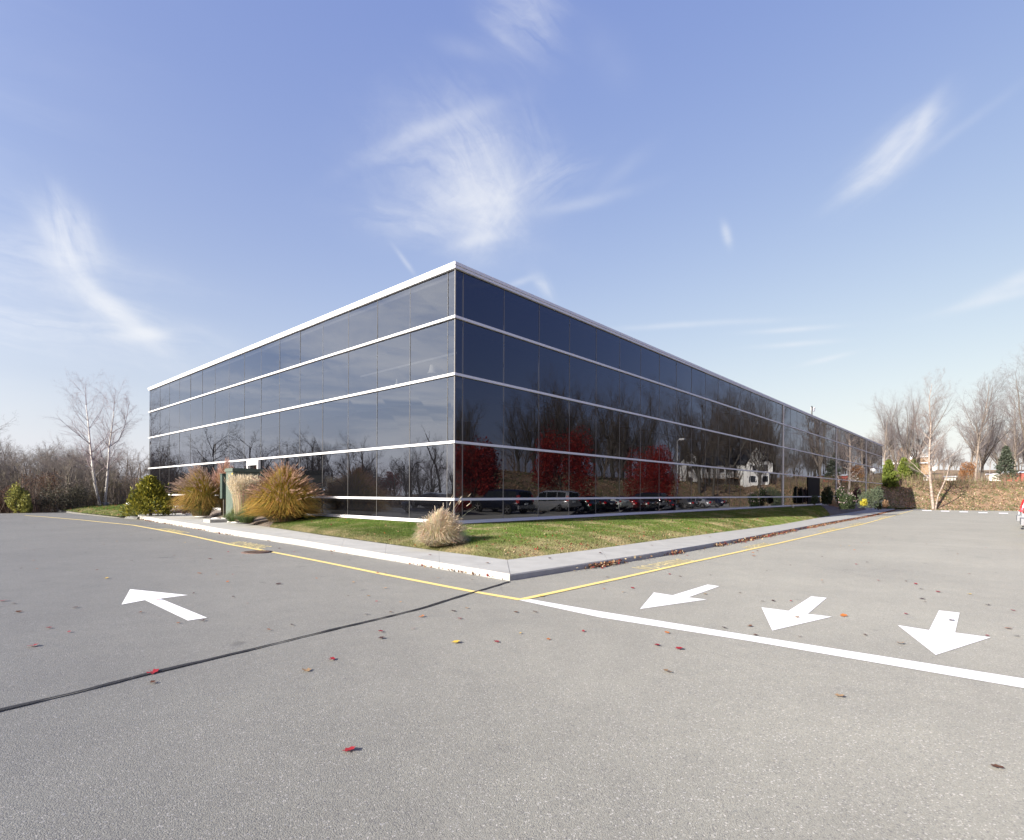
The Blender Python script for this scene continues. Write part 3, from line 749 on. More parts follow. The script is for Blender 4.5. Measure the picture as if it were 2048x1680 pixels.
p = pg(262, 1016, .3); rock('white_rock', (p[0], p[1], p[2]+.15), (.26, .24, .28), stone, 'white rock on the left lawn beside the golden conifer', 3)
for i, (x, y) in enumerate([(378,1029.5),(398,1032.5),(415,1035),(432,1038),(450,1041),(466,1043.5)]):
    p = pg(x, y, .2); o = rock('edging_stone', (p[0], p[1], p[2]+.0), (.30, .16, .06), stone, '%s flat white stone edging the left bed, counting from its far end' % ('first','second','third','fourth','fifth','sixth')[i], 20+i, 'edging stones of the left bed')
    o.rotation_euler.z = 2.4+random.uniform(-.15, .15)
for i, (x, y) in enumerate([(1744,1018.2),(1756,1016.8),(1768,1015.3)]):
    p = pg(x, y, .13); o = rock('edging_stone', (p[0], p[1], p[2]), (.55, .22, .10), stone, '%s white edging stone of the right planting bed, counting from the viewer' % ('first','second','third')[i], 30+i, 'edging stones of the right bed')
    o.rotation_euler.z = .85

# ------------------------------------------------------------------ wood on the left
def inwood(): 
    while True:
        Y = random.uniform(36, 84); k = random.uniform(-1.15, -.655); x = k*Y
        if TD(x, Y)[1] < -36: return x, Y
for i in range(105):
    x, y = inwood(); H = min(8.6, max(4.6, 1.4+y*.083*random.uniform(.82, 1.12)))
    if x/y < -.86 and random.random() < .5: H *= 1.12
    put_tree('bare_tree', random.choice(SC), x, y, H, 'grey bare tree in the dense wood beyond the left end of the asphalt', 'bare trees of the left wood', sx=random.uniform(.9, 1.25))
# further wood seen in the glass of the left facade
for i in range(34):
    t = random.uniform(-45, -8); d = random.uniform(-62, -38)
    x, y = P(t, d); put_tree('bare_tree', random.choice(SC), x, y, random.uniform(6, 9.5), 'dark bare tree of the left wood, mirrored low in the left facade', 'left wood in the glass')
def thicket(name, n, sampler, hmin, hmax, cols, kind='stuff', seed=1):
    r = np.random.default_rng(seed); V = []; C = []
    for i in range(n):
        x, y = sampler(); z = th(x, y) if True else 0; h = r.uniform(hmin, hmax); lean = r.normal(0, .16, 2)*h
        w = r.uniform(.006, .014); b0 = np.array([x, y, z]); tip = b0+np.array([lean[0], lean[1], h]); a = r.uniform(0, pi); wv = np.array([cos(a), sin(a), 0])*w
        c = np.array(cols[r.integers(len(cols))])*r.uniform(.75, 1.25)
        V += [b0-wv, b0+wv, tip]; C += [c]*3
        for k in range(9):
            f = r.uniform(.15, .95); q = b0+(tip-b0)*f; L = r.uniform(.25, .7)*h*.5*(1.1-f*.6); ang = r.uniform(0, 2*pi)
            e = q+np.array([cos(ang)*.6, sin(ang)*.6, r.uniform(.2, 1.1)])*L; V += [q-wv*.6, q+wv*.6, e]; C += [c]*3
            for kk in range(2):
                q2 = q+(e-q)*r.uniform(.3, .9); e2 = q2+np.array([r.normal(0, .5), r.normal(0, .5), r.uniform(.1, .9)])*L*.5; V += [q2-wv*.5, q2+wv*.5, e2]; C += [c]*3
    V = np.array(V); F_ = np.arange(len(V)).reshape(-1, 3)
    return tag(link(name, np_mesh(name, V, F_, np.array(C)), VC), kind=kind)
VC = leafmat('twig_tangle', attr=True, trans=0.0, rough=.9)
def woodfront():
    while True:
        Y = random.uniform(33, 62)**1.0; k = random.uniform(-1.1, -.655); x = k*Y
        if TD(x, Y)[1] < -35: return x, Y
thicket('brush_thicket', 5200, woodfront, 1.6, 3.4, [(.14, .115, .10), (.17, .135, .115), (.11, .09, .075), (.15, .14, .09)], seed=2)
thicket('low_scrub', 2600, lambda: P(random.uniform(-40, -2.5), -35.2-abs(random.gauss(0, 1.4))), .8, 1.9, [(.16, .11, .09), (.13, .09, .07), (.20, .15, .11)], seed=3)
thicket('low_scrub', 1500, lambda: P(-random.uniform(34.5, 44), random.uniform(-34, 22)), 1.2, 2.6, [(.12, .10, .07), (.09, .09, .05)], seed=9)

# ------------------------------------------------------------------ leafy things
def quads(cent, size, flat=0.0, up=None, aspect=1.0):
    n = len(cent); a = rng.normal(size=(n, 3)); a /= np.linalg.norm(a, axis=1, keepdims=True)
    b_ = rng.normal(size=(n, 3)); b_ -= (b_*a).sum(1, keepdims=True)*a; b_ /= np.linalg.norm(b_, axis=1, keepdims=True)
    if up is not None:
        b_ = up/np.linalg.norm(up, axis=1, keepdims=True); a = np.cross(b_, rng.normal(size=(n, 3))); a /= np.linalg.norm(a, axis=1, keepdims=True)
    s = (size*rng.uniform(.6, 1.3, (n, 1)))/2
    V = np.stack([cent-b_*s*aspect, cent+a*s*.7, cent+b_*s*aspect, cent-a*s*.7], 1).reshape(-1, 3)
    return V, np.arange(4*n).reshape(-1, 4)
def lumpy(n, R, lobes, seed, ztop=1.0, zbot=0.0, shell=.55):
    """points in a lumpy mound of radii R=(rx,ry,rz) standing on z=0"""
    r = np.random.default_rng(seed); L = []
    for i in range(lobes):
        a = r.uniform(0, 2*pi); h = r.uniform(.15, .85); rad = sqrt(max(0.05, 1-((h-.45)/.62)**2))*r.uniform(.35, .75)
        L.append((cos(a)*rad, sin(a)*rad, h, r.uniform(.22, .40)))
    L.append((0, 0, .45, .5)); L = np.array(L); idx = r.integers(0, len(L), n); q = L[idx]
    d = r.normal(size=(n, 3)); d /= np.linalg.norm(d, axis=1, keepdims=True); rr = q[:, 3:4]*(shell+(1-shell)*r.random((n, 1))**.6)
    p = q[:, :3]+d*rr; p[:, 2] = np.abs(p[:, 2]); 
    return p*np.array([R[0], R[1], R[2]]), d
def shrub(name, loc, R, n, leaf, m, label, seed, lobes=16, stem_n=14, stemm=None, cat='shrub', aspect=1.2, group=None, extra=None, shell=.55):
    root = empty(name, loc, random.uniform(0, 6), label, cat, group)
    pts, d = lumpy(n, R, lobes, seed, shell=shell); V, Fq = quads(pts, leaf, aspect=aspect)
    link('foliage', np_mesh('foliage', V, Fq), m, root)
    r = random.Random(seed); segs = []
    for i in range(stem_n):
        a = r.uniform(0, 2*pi); e = Vector((cos(a)*R[0]*r.uniform(.2, .8), sin(a)*R[1]*r.uniform(.2, .8), R[2]*r.uniform(.5, .95))); p0 = Vector((cos(a)*.05, sin(a)*.05, -.05)); mid = p0.lerp(e, .5)+Vector((0, 0, .1*R[2]))
        segs += [(*p0, *mid, .018, .012), (*mid, *e, .012, .004)]
    v, f = prisms(segs, 4); link('stems', np_mesh('stems', v, f), stemm or M['bark_dark'], root)
    return root
G = lambda px, py, off=.2: pg(px, py, off)
lf = lambda n_, a_, b_, **k: leafmat(n_, a_, b_, **k)
gold = lf('golden_conifer_sprays', (.36, .32, .04), (.055, .075, .02)); 
x, y, z = G(301, 1031, .2)
# golden conifer: tiers of upturned sprays
def conifer(name, loc, H, R, n, leaf, m, label, seed, tiers=True, pw=1.0, cat='shrub', clump=60, upb=.9, group=None):
    root = empty(name, loc, 0, label, cat, group); r = np.random.default_rng(seed); C = []; U = []
    for i in range(clump):
        f = r.random()**.8; a = r.uniform(0, 2*pi); rad = R*(1-f)**pw*r.uniform(.5, 1.0)+.04*R; c = np.array([cos(a)*rad, sin(a)*rad, .06*H+f*H*.90]); m_ = max(6, int(n/clump*(1.1-.5*f)))
        s = R*.22*(1.15-.6*f); o = r.normal(size=(m_, 3))*np.array([s*.55, s*.55, s*.42]); C.append(c+o)
        U.append(np.array([cos(a), sin(a), upb])+r.normal(size=(m_, 3))*.45)
    C.append(np.stack([r.normal(0, R*.25, n//8), r.normal(0, R*.25, n//8), r.uniform(.05*H, .8*H, n//8)], 1)); U.append(r.normal(size=(n//8, 3))+np.array([0, 0, .8]))
    C = np.vstack(C); U = np.vstack(U); C[:, 2] = np.abs(C[:, 2]); V, Fq = quads(C, leaf, up=U, aspect=1.6)
    link('foliage', np_mesh('foliage', V, Fq), m, root)
    b = MB(); b.tube([(0, 0, -.1), (0, 0, H*.5), (0, 0, H*.9)], [R*.07, R*.045, .01], 8); b.build('trunk', M['bark_dark'], root)
    return root
conifer('golden_conifer', (x, y, z), at(301, 951, y)[2]-z, 1.15, 7500, .10, gold, 'golden green mounded conifer at the left end of the pavement', 1, clump=150, pw=.85)
x, y, z = G(340, 1028, .2)
shrub('barberry_shrub', (x+.4, y+.6, z), (.8, .7, .8), 1500, .05, lf('dark_red_leaves', (.10, .03, .03), (.05, .03, .03)), 'dark low shrub tucked between the golden conifer and the first tall grass', 4)
x, y, z = G(376, 1027, .2)
conifer('golden_conifer', (x, y, z), .55, .32, 900, .07, gold, 'tiny golden conifer in front of the leftmost tall grass', 7, clump=28, pw=.6)
# bushes at the edge of the left wood
olive = lf('olive_yellow_leaves', (.30, .28, .06), (.17, .19, .06))
x, y, z = pg(38, 1025, 0); y = 34.5; x = at(38, 1000, y)[0]
shrub('olive_bush', (x, y, 0), (.85, .85, 1.65), 4200, .10, olive, 'round yellow-green bush at the wood edge, far left', 11, lobes=20)
brn = lf('brown_oak_leaves', (.17, .09, .055), (.09, .055, .04))
for px, Y, R, lab, mm, sd in ((78, 38, (1.9, 1.5, 2.5), 'dark brown rounded bush behind the yellow-green bush', brn, 12), (130, 36.5, (1.8, 1.2, 1.75), 'dark green-brown bush left of the birch pair', lf('dusky_leaves', (.085, .075, .05), (.05, .05, .04)), 13),
      (170, 41, (2.0, 1.4, 1.9), 'olive brown bush just left of the birch stems', lf('dull_olive', (.16, .13, .06), (.09, .075, .045)), 14), (238, 44, (2.2, 1.4, 2.1), 'olive brown bush between the birch pair and the building', lf('dull_tan', (.20, .16, .075), (.12, .09, .055)), 15), (5, 36, (1.6, 1.3, 1.6), 'dark bush cut by the left edge of the picture', brn, 16), (275, 48, (2.0, 1.4, 2.6), 'brown bush beside the left end of the building', brn, 17)):
    x = at(px, 1000, Y)[0]; shrub('wood_bush', (x, Y, th(x, Y)), R, 3800, .085, mm, lab, sd, lobes=22, shell=.35)

# right-hand evergreens and shrubs near the far end of the building
arb = lf('arborvitae_sprays', (.19, .225, .04), (.085, .12, .025)); arb2 = lf('dull_arborvitae_sprays', (.15, .18, .06), (.09, .12, .04))
def place_con(px, yb, yt, wpx, Y, m, lab, sd, n=5200):
    x = at(px, yb, Y)[0]; zb = th(x, Y); zt = at(px, yt, Y)[2]; zb = min(zb, at(px, yb, Y)[2]+.2)
    conifer('arborvitae', (x, Y, zb), zt-zb, wpx*.5/F*Y, n, .22, m, lab, sd, clump=150, pw=.62, cat='evergreen', upb=1.6)
place_con(1777, 977, 918, 30, 82, arb, 'bright green cone evergreen touching the far corner of the building', 21)
place_con(1808, 972, 914, 27, 86, arb, 'second bright green cone evergreen, behind the shaded patch of bank', 22)
place_con(1828, 972, 918, 30, 89, arb2, 'dull green loose evergreen beside the river birch', 23)
sp = lf('blue_green_needles', (.10, .12, .085), (.065, .08, .06))
x = at(2012, 950, 92)[0]; zb = th(x, 92)
conifer('spruce_tree', (x, 92, zb), at(2012, 890, 92)[2]-zb, 1.7, 3800, .22, sp, 'dark blue-green spruce behind the bank near the right edge', 24, clump=190, pw=.9, cat='evergreen', upb=.2)
def sh(px, yb, wpx, hpx, Y, m, lab, sd, n=2600, leaf=.09, name='shrub', z=None, **k):
    x = at(px, yb, Y)[0]; zz = at(px, yb, Y)[2] if z is None else z
    return shrub(name, (x, Y, zz), (wpx*.5/F*Y*1.0, wpx*.45/F*Y, hpx/F*Y), n, leaf, m, lab, sd, **k)
rose = lf('rose_leaves', (.075, .10, .04), (.04, .06, .03)); grey = lf('grey_green_leaves', (.16, .19, .12), (.09, .12, .07))
r1 = sh(1693, 1018, 48, 42, 41.5, rose, 'pink-flowered rose bush behind the small straw grass', 31, n=3600, name='rose_bush')
def blooms(root, R, n, seed, m):
    pts, d = lumpy(n, R, 14, seed, shell=.9); k = pts[:, 2] > R[2]*.25; pts = pts[k]*1.04
    V, Fq = quads(np.repeat(pts, 5, 0)+rng.normal(size=(len(pts)*5, 3))*.02, .055); link('blooms', np_mesh('blooms', V, Fq), m, root)
blooms(r1, (.95, .85, 1.62), 110, 31, lf('pink_petals', (.85, .55, .62), (.80, .70, .70)))
sh(1741, 1015.5, 58, 36, 46, grey, 'wide grey-green mounded shrub at the far end of the right bed', 32, n=5200, leaf=.07, name='mounded_shrub', lobes=26, shell=.8)
sh(1716, 985, 20, 30, 50, lf('purple_leaves', (.10, .035, .06), (.05, .025, .04)), 'dark purple-leaved shrub rising behind the rose bush', 33, name='purple_shrub', z=.6, n=2600)
sh(1728, 1011.5, 16, 13, 42.5, lf('yellow_leaves', (.70, .60, .08), (.50, .46, .06)), 'small bright yellow shrub between the rose bush and the grey-green mound', 34, name='yellow_shrub', n=900, leaf=.07)
sh(1771, 1014, 12, 13, 48, lf('tan_leaves', (.45, .28, .16), (.30, .20, .12)), 'small tan shrub beyond the grey-green mound', 35, name='tan_shrub', n=800, leaf=.07)
sh(1629, 1008, 20, 17, 41, lf('dark_green_leaves', (.06, .085, .045), (.035, .055, .03)), 'small dark shrub in front of the dark entrance', 36, name='dark_shrub', n=1500, leaf=.06)
sh(1655, 1008, 26, 38, 46, lf('deep_green_leaves', (.04, .055, .03), (.025, .04, .02)), 'dark upright shrub against the glass left of the rose bush', 37, name='dark_shrub', n=2600)
sh(1757, 1000, 16, 16, 56, rose, 'small flowering bush peeping over the grey-green mound', 38, name='rose_bush', n=900, z=-.1)
sh(1935, 965, 38, 40, 92, lf('orange_leaves', (.34, .17, .075), (.22, .12, .06)), 'orange-leaved shrub on top of the bank below the two tall trees', 39, name='orange_shrub', n=2200, leaf=.16)
# small bare shrub
x = at(1679, 968, 49)[0]; put_tree('bare_shrub', SC[1], x, 49, 2.9, 'small leafless shrub against the glass above the rose bush', z=.2)
o = bpy.data.objects[-1] if False else None
# scrub along the top of the bank
def banktop():
    t = random.uniform(80, 96); k = random.random(); d = -6+28*k; f = random.uniform(8.5, 14)
    x, y = P(79.5+f+.76*max(0, d), d) if True else (0, 0); return x, y
thicket('bank_scrub', 2600, banktop, .5, 1.7, [(.24, .15, .12), (.20, .13, .10), (.22, .20, .10), (.15, .16, .07)], seed=5)

# ------------------------------------------------------------------ river birch at the foot of the bank
ry = 60.0
while True:
    rx = (1868-HX)/F*ry; q_ = TD(rx, ry)
    if .796*(q_[0]-79.5)-.607*q_[1] > .7: break
    ry += .25
ry0 = ry
RB = empty('river_birch', (rx, ry, th(rx, ry)), 0, 'multi-stemmed pale-barked river birch at the foot of the bank on the right', 'tree')
g = TreeGen(9); z0 = th(rx, ry); yb_ = HY+F*(CH-z0)/ry+RHO*(1868-HX)
lp2 = lambda px, py, dy=0: (lambda v: (v[0]-rx, v[1]-ry, v[2]-z0))(at(px, py, ry+dy))
tall = STY['tall']
stem(g, [lp2(1867,yb_+2), lp2(1861,965), lp2(1858,920), lp2(1862,850), lp2(1858,800), lp2(1864,768)], .20, .02, 40, [tall[0]]+tall[1:], .34, 44, .30)
stem(g, [lp2(1870,yb_+2), lp2(1876,992), lp2(1893,955), lp2(1899,930)], .11, .04, 3, tall[0:1]+tall[2:], .18, 40, .75)
stem(g, [lp2(1860,952), lp2(1848,938,.3), lp2(1839,930,.5)], .07, .02, 2, tall[0:1]+tall[2:], .3, 40, .6)
stem(g, [lp2(1858,925), lp2(1850,908), lp2(1836,912)], .07, .02, 2, tall[0:1]+tall[2:], .3, 40, .6)
finish_tree(g, RB, noisy('pale_lower_bark', [(.3, (.16, .12, .10)), (.5, (.32, .26, .22)), (.75, (.52, .46, .41))], 2.0, .8, .01, 20, coord='Object', stretch=(1.5, 1.5, 3)), solid('tan_twigs', (.22, .18, .165), .9))

# ------------------------------------------------------------------ ornamental grasses
VG = leafmat('grass_blades', attr=True, trans=.3, rough=.65)
def grass_clump(name, loc, H, R, n, label, cb, cm, ct, droop=.5, w=.010, plume=0, pc=None, pl=.22, upright=.0, seed=1, curl=0.0, wind=(0, 0), rootr=.12, hvar=.25, pw=.02, pn=16, skirt=0.0, dome=False):
    root = empty(name, loc, 0, label, 'ornamental grass'); r = np.random.default_rng(seed)
    az = r.uniform(0, 2*pi, n); out = r.random(n)**.7; h = H*(1-hvar*r.random(n))*(1-(.55 if dome else .35)*out**1.5*(1-upright)); reach = R*out*(.35+.65*r.random(n)); sk = r.random(n) < skirt; h = np.where(sk, h*r.uniform(.30, 1.0, n), h); reach = np.where(sk, R*r.uniform(.45, 1.08, n), reach)
    base = np.stack([np.cos(az)*rootr*out, np.sin(az)*rootr*out, np.zeros(n)], 1); K = 6; rows = []
    side = np.stack([-np.sin(az+r.normal(0, .6, n)), np.cos(az), r.normal(0, .3, n)], 1)
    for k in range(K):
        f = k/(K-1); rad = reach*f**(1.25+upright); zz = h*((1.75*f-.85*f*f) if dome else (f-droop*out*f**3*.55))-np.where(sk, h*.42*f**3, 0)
        rad = reach*f**1.35 if dome else rad
        q = base+np.stack([np.cos(az)*rad+wind[0]*f**2, np.sin(az)*rad+wind[1]*f**2, zz], 1)+r.normal(0, .012, (n, 3))*f
        ww = w*(1-f*.85)*(.6 if k == 0 else 1); rows.append((q-side*ww, q+side*ww, q))
    V = np.stack([x for q in rows for x in q[:2]], 1)      # n,2K,3
    F_ = np.array([[2*k, 2*k+1, 2*k+3, 2*k+2] for k in range(K-1)])[None]+(np.arange(n)*2*K)[:, None, None]
    fr = np.repeat(np.linspace(0, 1, K), 2)[None, :, None]; cb, cm, ct = (np.array(c)[None, None] for c in (cb, cm, ct))
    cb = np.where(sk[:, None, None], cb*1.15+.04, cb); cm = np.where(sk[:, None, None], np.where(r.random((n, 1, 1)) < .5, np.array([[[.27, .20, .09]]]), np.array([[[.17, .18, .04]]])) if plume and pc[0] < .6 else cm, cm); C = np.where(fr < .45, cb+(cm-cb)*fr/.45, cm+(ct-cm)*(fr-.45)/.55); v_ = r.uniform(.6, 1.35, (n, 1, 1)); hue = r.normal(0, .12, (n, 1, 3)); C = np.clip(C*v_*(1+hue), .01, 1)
    link('blades', np_mesh('blades', V.reshape(-1, 3), F_.reshape(-1, 4), C.reshape(-1, 3)), VG, root)
    if plume:
        tip = rows[-1][2]; prev = rows[-2][2]; idx = r.choice(np.where(~sk)[0], plume, replace=False); d = tip[idx]-prev[idx]; d /= np.linalg.norm(d, axis=1, keepdims=True)
        m_ = pn; T = np.repeat(tip[idx]-d*pl*.4, m_, 0); D = np.repeat(d, m_, 0); f = r.random((plume*m_, 1)); s0 = T+D*f*pl*r.uniform(.9, 1.1, f.shape)
        e = s0+D*pl*.32+r.normal(0, 1, (plume*m_, 3))*pl*.10*(1.2-f)+np.array([[wind[0], wind[1], -.15]])*pl*.25; sd = r.normal(0, 1, (plume*m_, 3)); sd /= np.linalg.norm(sd, axis=1, keepdims=True); sd *= pw*.5
        V = np.stack([s0-sd, s0+sd, e], 1).reshape(-1, 3); C = np.repeat(np.clip(np.array(pc)[None]*r.uniform(.7, 1.25, (plume*m_, 1)), 0, 1), 3, 0)
        link('plumes', np_mesh('plumes', V, np.arange(len(V)).reshape(-1, 3), C), VG, root)
    return root
x, y, z = at(402, 1031, 25.2)
z = .28
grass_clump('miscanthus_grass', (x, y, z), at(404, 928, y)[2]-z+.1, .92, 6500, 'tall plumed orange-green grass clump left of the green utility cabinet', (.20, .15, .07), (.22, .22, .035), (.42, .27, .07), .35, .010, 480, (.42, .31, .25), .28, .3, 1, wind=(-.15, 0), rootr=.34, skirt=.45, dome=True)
x, y, z = at(452, 1026, 25.6)
z = .35
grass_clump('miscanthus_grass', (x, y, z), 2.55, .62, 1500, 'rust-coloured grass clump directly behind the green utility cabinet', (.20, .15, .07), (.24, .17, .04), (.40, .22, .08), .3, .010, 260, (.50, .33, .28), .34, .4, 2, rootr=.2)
x, y, z = at(568, 1037, 19.9)
z = .34
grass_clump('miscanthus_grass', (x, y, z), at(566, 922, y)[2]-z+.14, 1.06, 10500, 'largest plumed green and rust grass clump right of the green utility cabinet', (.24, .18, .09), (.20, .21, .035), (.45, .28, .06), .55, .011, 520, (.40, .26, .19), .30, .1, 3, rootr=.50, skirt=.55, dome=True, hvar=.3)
x, y, z = at(487, 1034, 21.0)
z = .30
grass_clump('feather_reed_grass', (x, y, z), at(481, 966, y)[2]-z, .26, 1500, 'pale upright straw grass standing in front of the cabinet', (.30, .26, .16), (.48, .40, .27), (.62, .53, .38), .05, .006, 620, (.66, .58, .44), .42, 1.2, 4, rootr=.34, hvar=.2, pw=.014, pn=14)
x, y, z = at(492, 1041, 20.2)
z = .26
grass_clump('sedge_clump', (x, y, z), .75, .55, 1600, 'low grey-green sedge tuft at the foot of the pale upright grass', (.10, .13, .05), (.13, .18, .07), (.24, .27, .13), .9, .007, 0, None, seed=5, rootr=.2)
x, y, z = at(466, 1037, 20.9)
z = .26
grass_clump('sedge_clump', (x, y, z), .6, .5, 900, 'small green sedge tuft touching the cabinet pad', (.10, .14, .05), (.13, .19, .07), (.24, .27, .13), .9, .007, 0, None, seed=6, rootr=.15)
x, y, z = G(878, 1090, .22)
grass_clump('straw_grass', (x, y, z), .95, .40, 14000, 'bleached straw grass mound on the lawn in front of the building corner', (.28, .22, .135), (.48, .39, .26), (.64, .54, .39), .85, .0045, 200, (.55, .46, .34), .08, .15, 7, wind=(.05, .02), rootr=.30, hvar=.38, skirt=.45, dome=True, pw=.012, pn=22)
grass_clump('stray_grass_stems', (x+.12, y, z), 1.25, .75, 12, 'few long stray stems leaning right out of the straw grass mound', (.4, .33, .2), (.5, .42, .28), (.6, .52, .38),   .25, .006, 9, (.80, .72, .58), .09, .5, 8, wind=(.32, .05), rootr=.1, hvar=.3, pw=.012, pn=24)
x, y, z = G(1664, 1022, .22)
grass_clump('straw_grass', (x, y, z), at(1664, 994, y)[2]-z+.25, .62, 4200, 'small tan grass mound at the end of the right lawn', (.34, .25, .15), (.55, .40, .25), (.66, .50, .34), .85, .007, 120, (.62, .50, .38), .12, .1, 9, rootr=.34, hvar=.35, skirt=.4, dome=True)
pt = G(1647, 1022, .2); po = empty('planter_pot', pt, 0, 'pale green pot beside the small tan grass mound', 'pot')
b = MB(); b.lathe([(.17, 0), (.22, .02), (.26, .42), (.29, .44), (.29, .5), (.24, .5), (.22, .42)], n=18); b.build('pot_body', solid('pale_green_pot', (.50, .58, .50), .6), po)

# ------------------------------------------------------------------ utility cabinet
cx_, cy_, cz_ = at(465.5, 1037.5, 22.0)
cz_ = .32
CB = empty('utility_cabinet', (cx_, cy_, cz_-.1), math.atan2(RY, RX), 'tall green metal utility cabinet on a concrete pad between the plumed grasses', 'cabinet')
grn = noisy('green_enamel', [(.3, (.085, .112, .09)), (.7, (.11, .138, .112))], 2.0, .45, coord='Object')
ht = at(465, 937, cy_)[2]-(cz_-.1)
b = MB(); b.box(0, 1.32, 0, .70, .12, ht-.12); b.build('body', grn, CB)
b = MB(); b.box(-.04, 1.36, -.05, .75, ht-.118, ht-.02); b.box(-.02, 1.34, -.02, .72, ht-.02, ht+.02); b.build('lid', grn, CB)
for k in (0, 1):
    b = MB(); b.box(.03+k*.64, .65+k*.64, -.025, -.003, .2, ht-.16); o = b.build('door', grn, CB)
    q = MB(); q.box(.56+.14*k, .59+.14*k, -.06, -.028, 1.0, 1.16); q.build('handle', solid('handle_metal', (.25, .25, .25), .4), o)
b = MB(); b.box(.42, .60, -.030, -.0255, ht-.52, ht-.34); b.build('sticker', solid('white_sticker', (.72, .70, .68), .5), CB)
b = MB(); b.box(-.006, -.002, .02, .12, ht-.26, ht-.18); b.build('warning_sticker', solid('orange_sticker', (.75, .38, .06), .5), CB)
b = MB(); b.box(-.12, 1.45, -.12, .85, -.20, .118); b.box(-.85, -.13, .0, .7, -.2, .08); b.build('concrete_pad', M['kerbstone'], CB)
x2 = at(447.5, 997, 23.6); zt, zb = at(447, 949, 23.6)[2], at(447, 997, 23.6)[2]
C2 = empty('control_box', (x2[0], x2[1], .3), math.atan2(RY, RX), 'narrow dark green control box on a post left of the tall cabinet', 'cabinet')
b = MB(); b.box(-.10, .16, -.08, .14, zb-.3, zt-.3); b.box(-.12, .18, -.10, .16, zt-.299, zt-.26); b.build('box', solid('dark_green_enamel', (.05, .075, .06), .45), C2)
b = MB(); b.box(0, .07, 0, .07, -.1, zb-.301); b.build('post', M['bark_dark'], C2)
# white cap on a stub by the sill near the entrance
p = P(33.9, .35); so = empty('downspout_stub', (*p, .3), 0, 'small white stub pipe on the grass beside the sill near the entrance', 'pipe')
b = MB(); b.lathe([(.08, 0), (.08, .2), (.11, .21), (.11, .3), (.06, .31)], n=12); b.build('pipe', M['trim'], so)
# ------------------------------------------------------------------ parked cars (mostly seen in the glass)
rubber = solid('tyre_rubber', (.02, .02, .02), .8); alloy = solid('alloy', (.55, .55, .56), .3, .8); cglass = solid('car_glass', (.015, .018, .02), .05, 0, .8)
redl = solid('red_lamp', (.45, .01, .015), .15, coat=.6); clearl = solid('clear_lamp', (.75, .76, .78), .1, coat=.6); blackp = solid('black_plastic', (.03, .03, .03), .6)
plate = solid('licence_plate', (.6, .65, .7), .4)
CARS = {   # x, half width, z bottom, z top  (rear to front)
 'suv': dict(L=4.75, body=[(-2.37,.80,.50,.95),(-2.30,.90,.32,1.05),(-1.6,.93,.28,1.08),(0,.94,.26,1.06),(1.1,.94,.27,1.04),(1.6,.92,.28,1.00),(2.2,.86,.32,.92),(2.37,.76,.45,.80)],
   cab=[(-2.28,.86,.86,1.05,1.05),(-2.12,.86,.72,1.05,1.72),(-1.6,.88,.74,1.05,1.79),(-.2,.89,.75,1.03,1.80),(.55,.89,.73,1.03,1.74),(1.25,.88,.86,1.02,1.03)], wb=1.40, wr=.37,
   win=[(-2.0,-1.25),(-1.17,-.22),(-.14,.72)], roof=1.8),
 'sedan': dict(L=4.7, body=[(-2.35,.76,.50,.86),(-2.25,.87,.30,.96),(-1.6,.90,.24,.98),(0,.91,.22,.94),(1.0,.91,.23,.92),(1.7,.89,.24,.84),(2.2,.82,.28,.72),(2.35,.70,.40,.60)],
   cab=[(-1.75,.84,.84,.96,.965),(-.95,.85,.62,.95,1.38),(-.3,.85,.64,.94,1.44),(.3,.85,.62,.93,1.40),(1.20,.86,.84,.90,.91)], wb=1.38, wr=.33,
   win=[(-1.1,-.36),(-.28,.52)], roof=1.44),
}
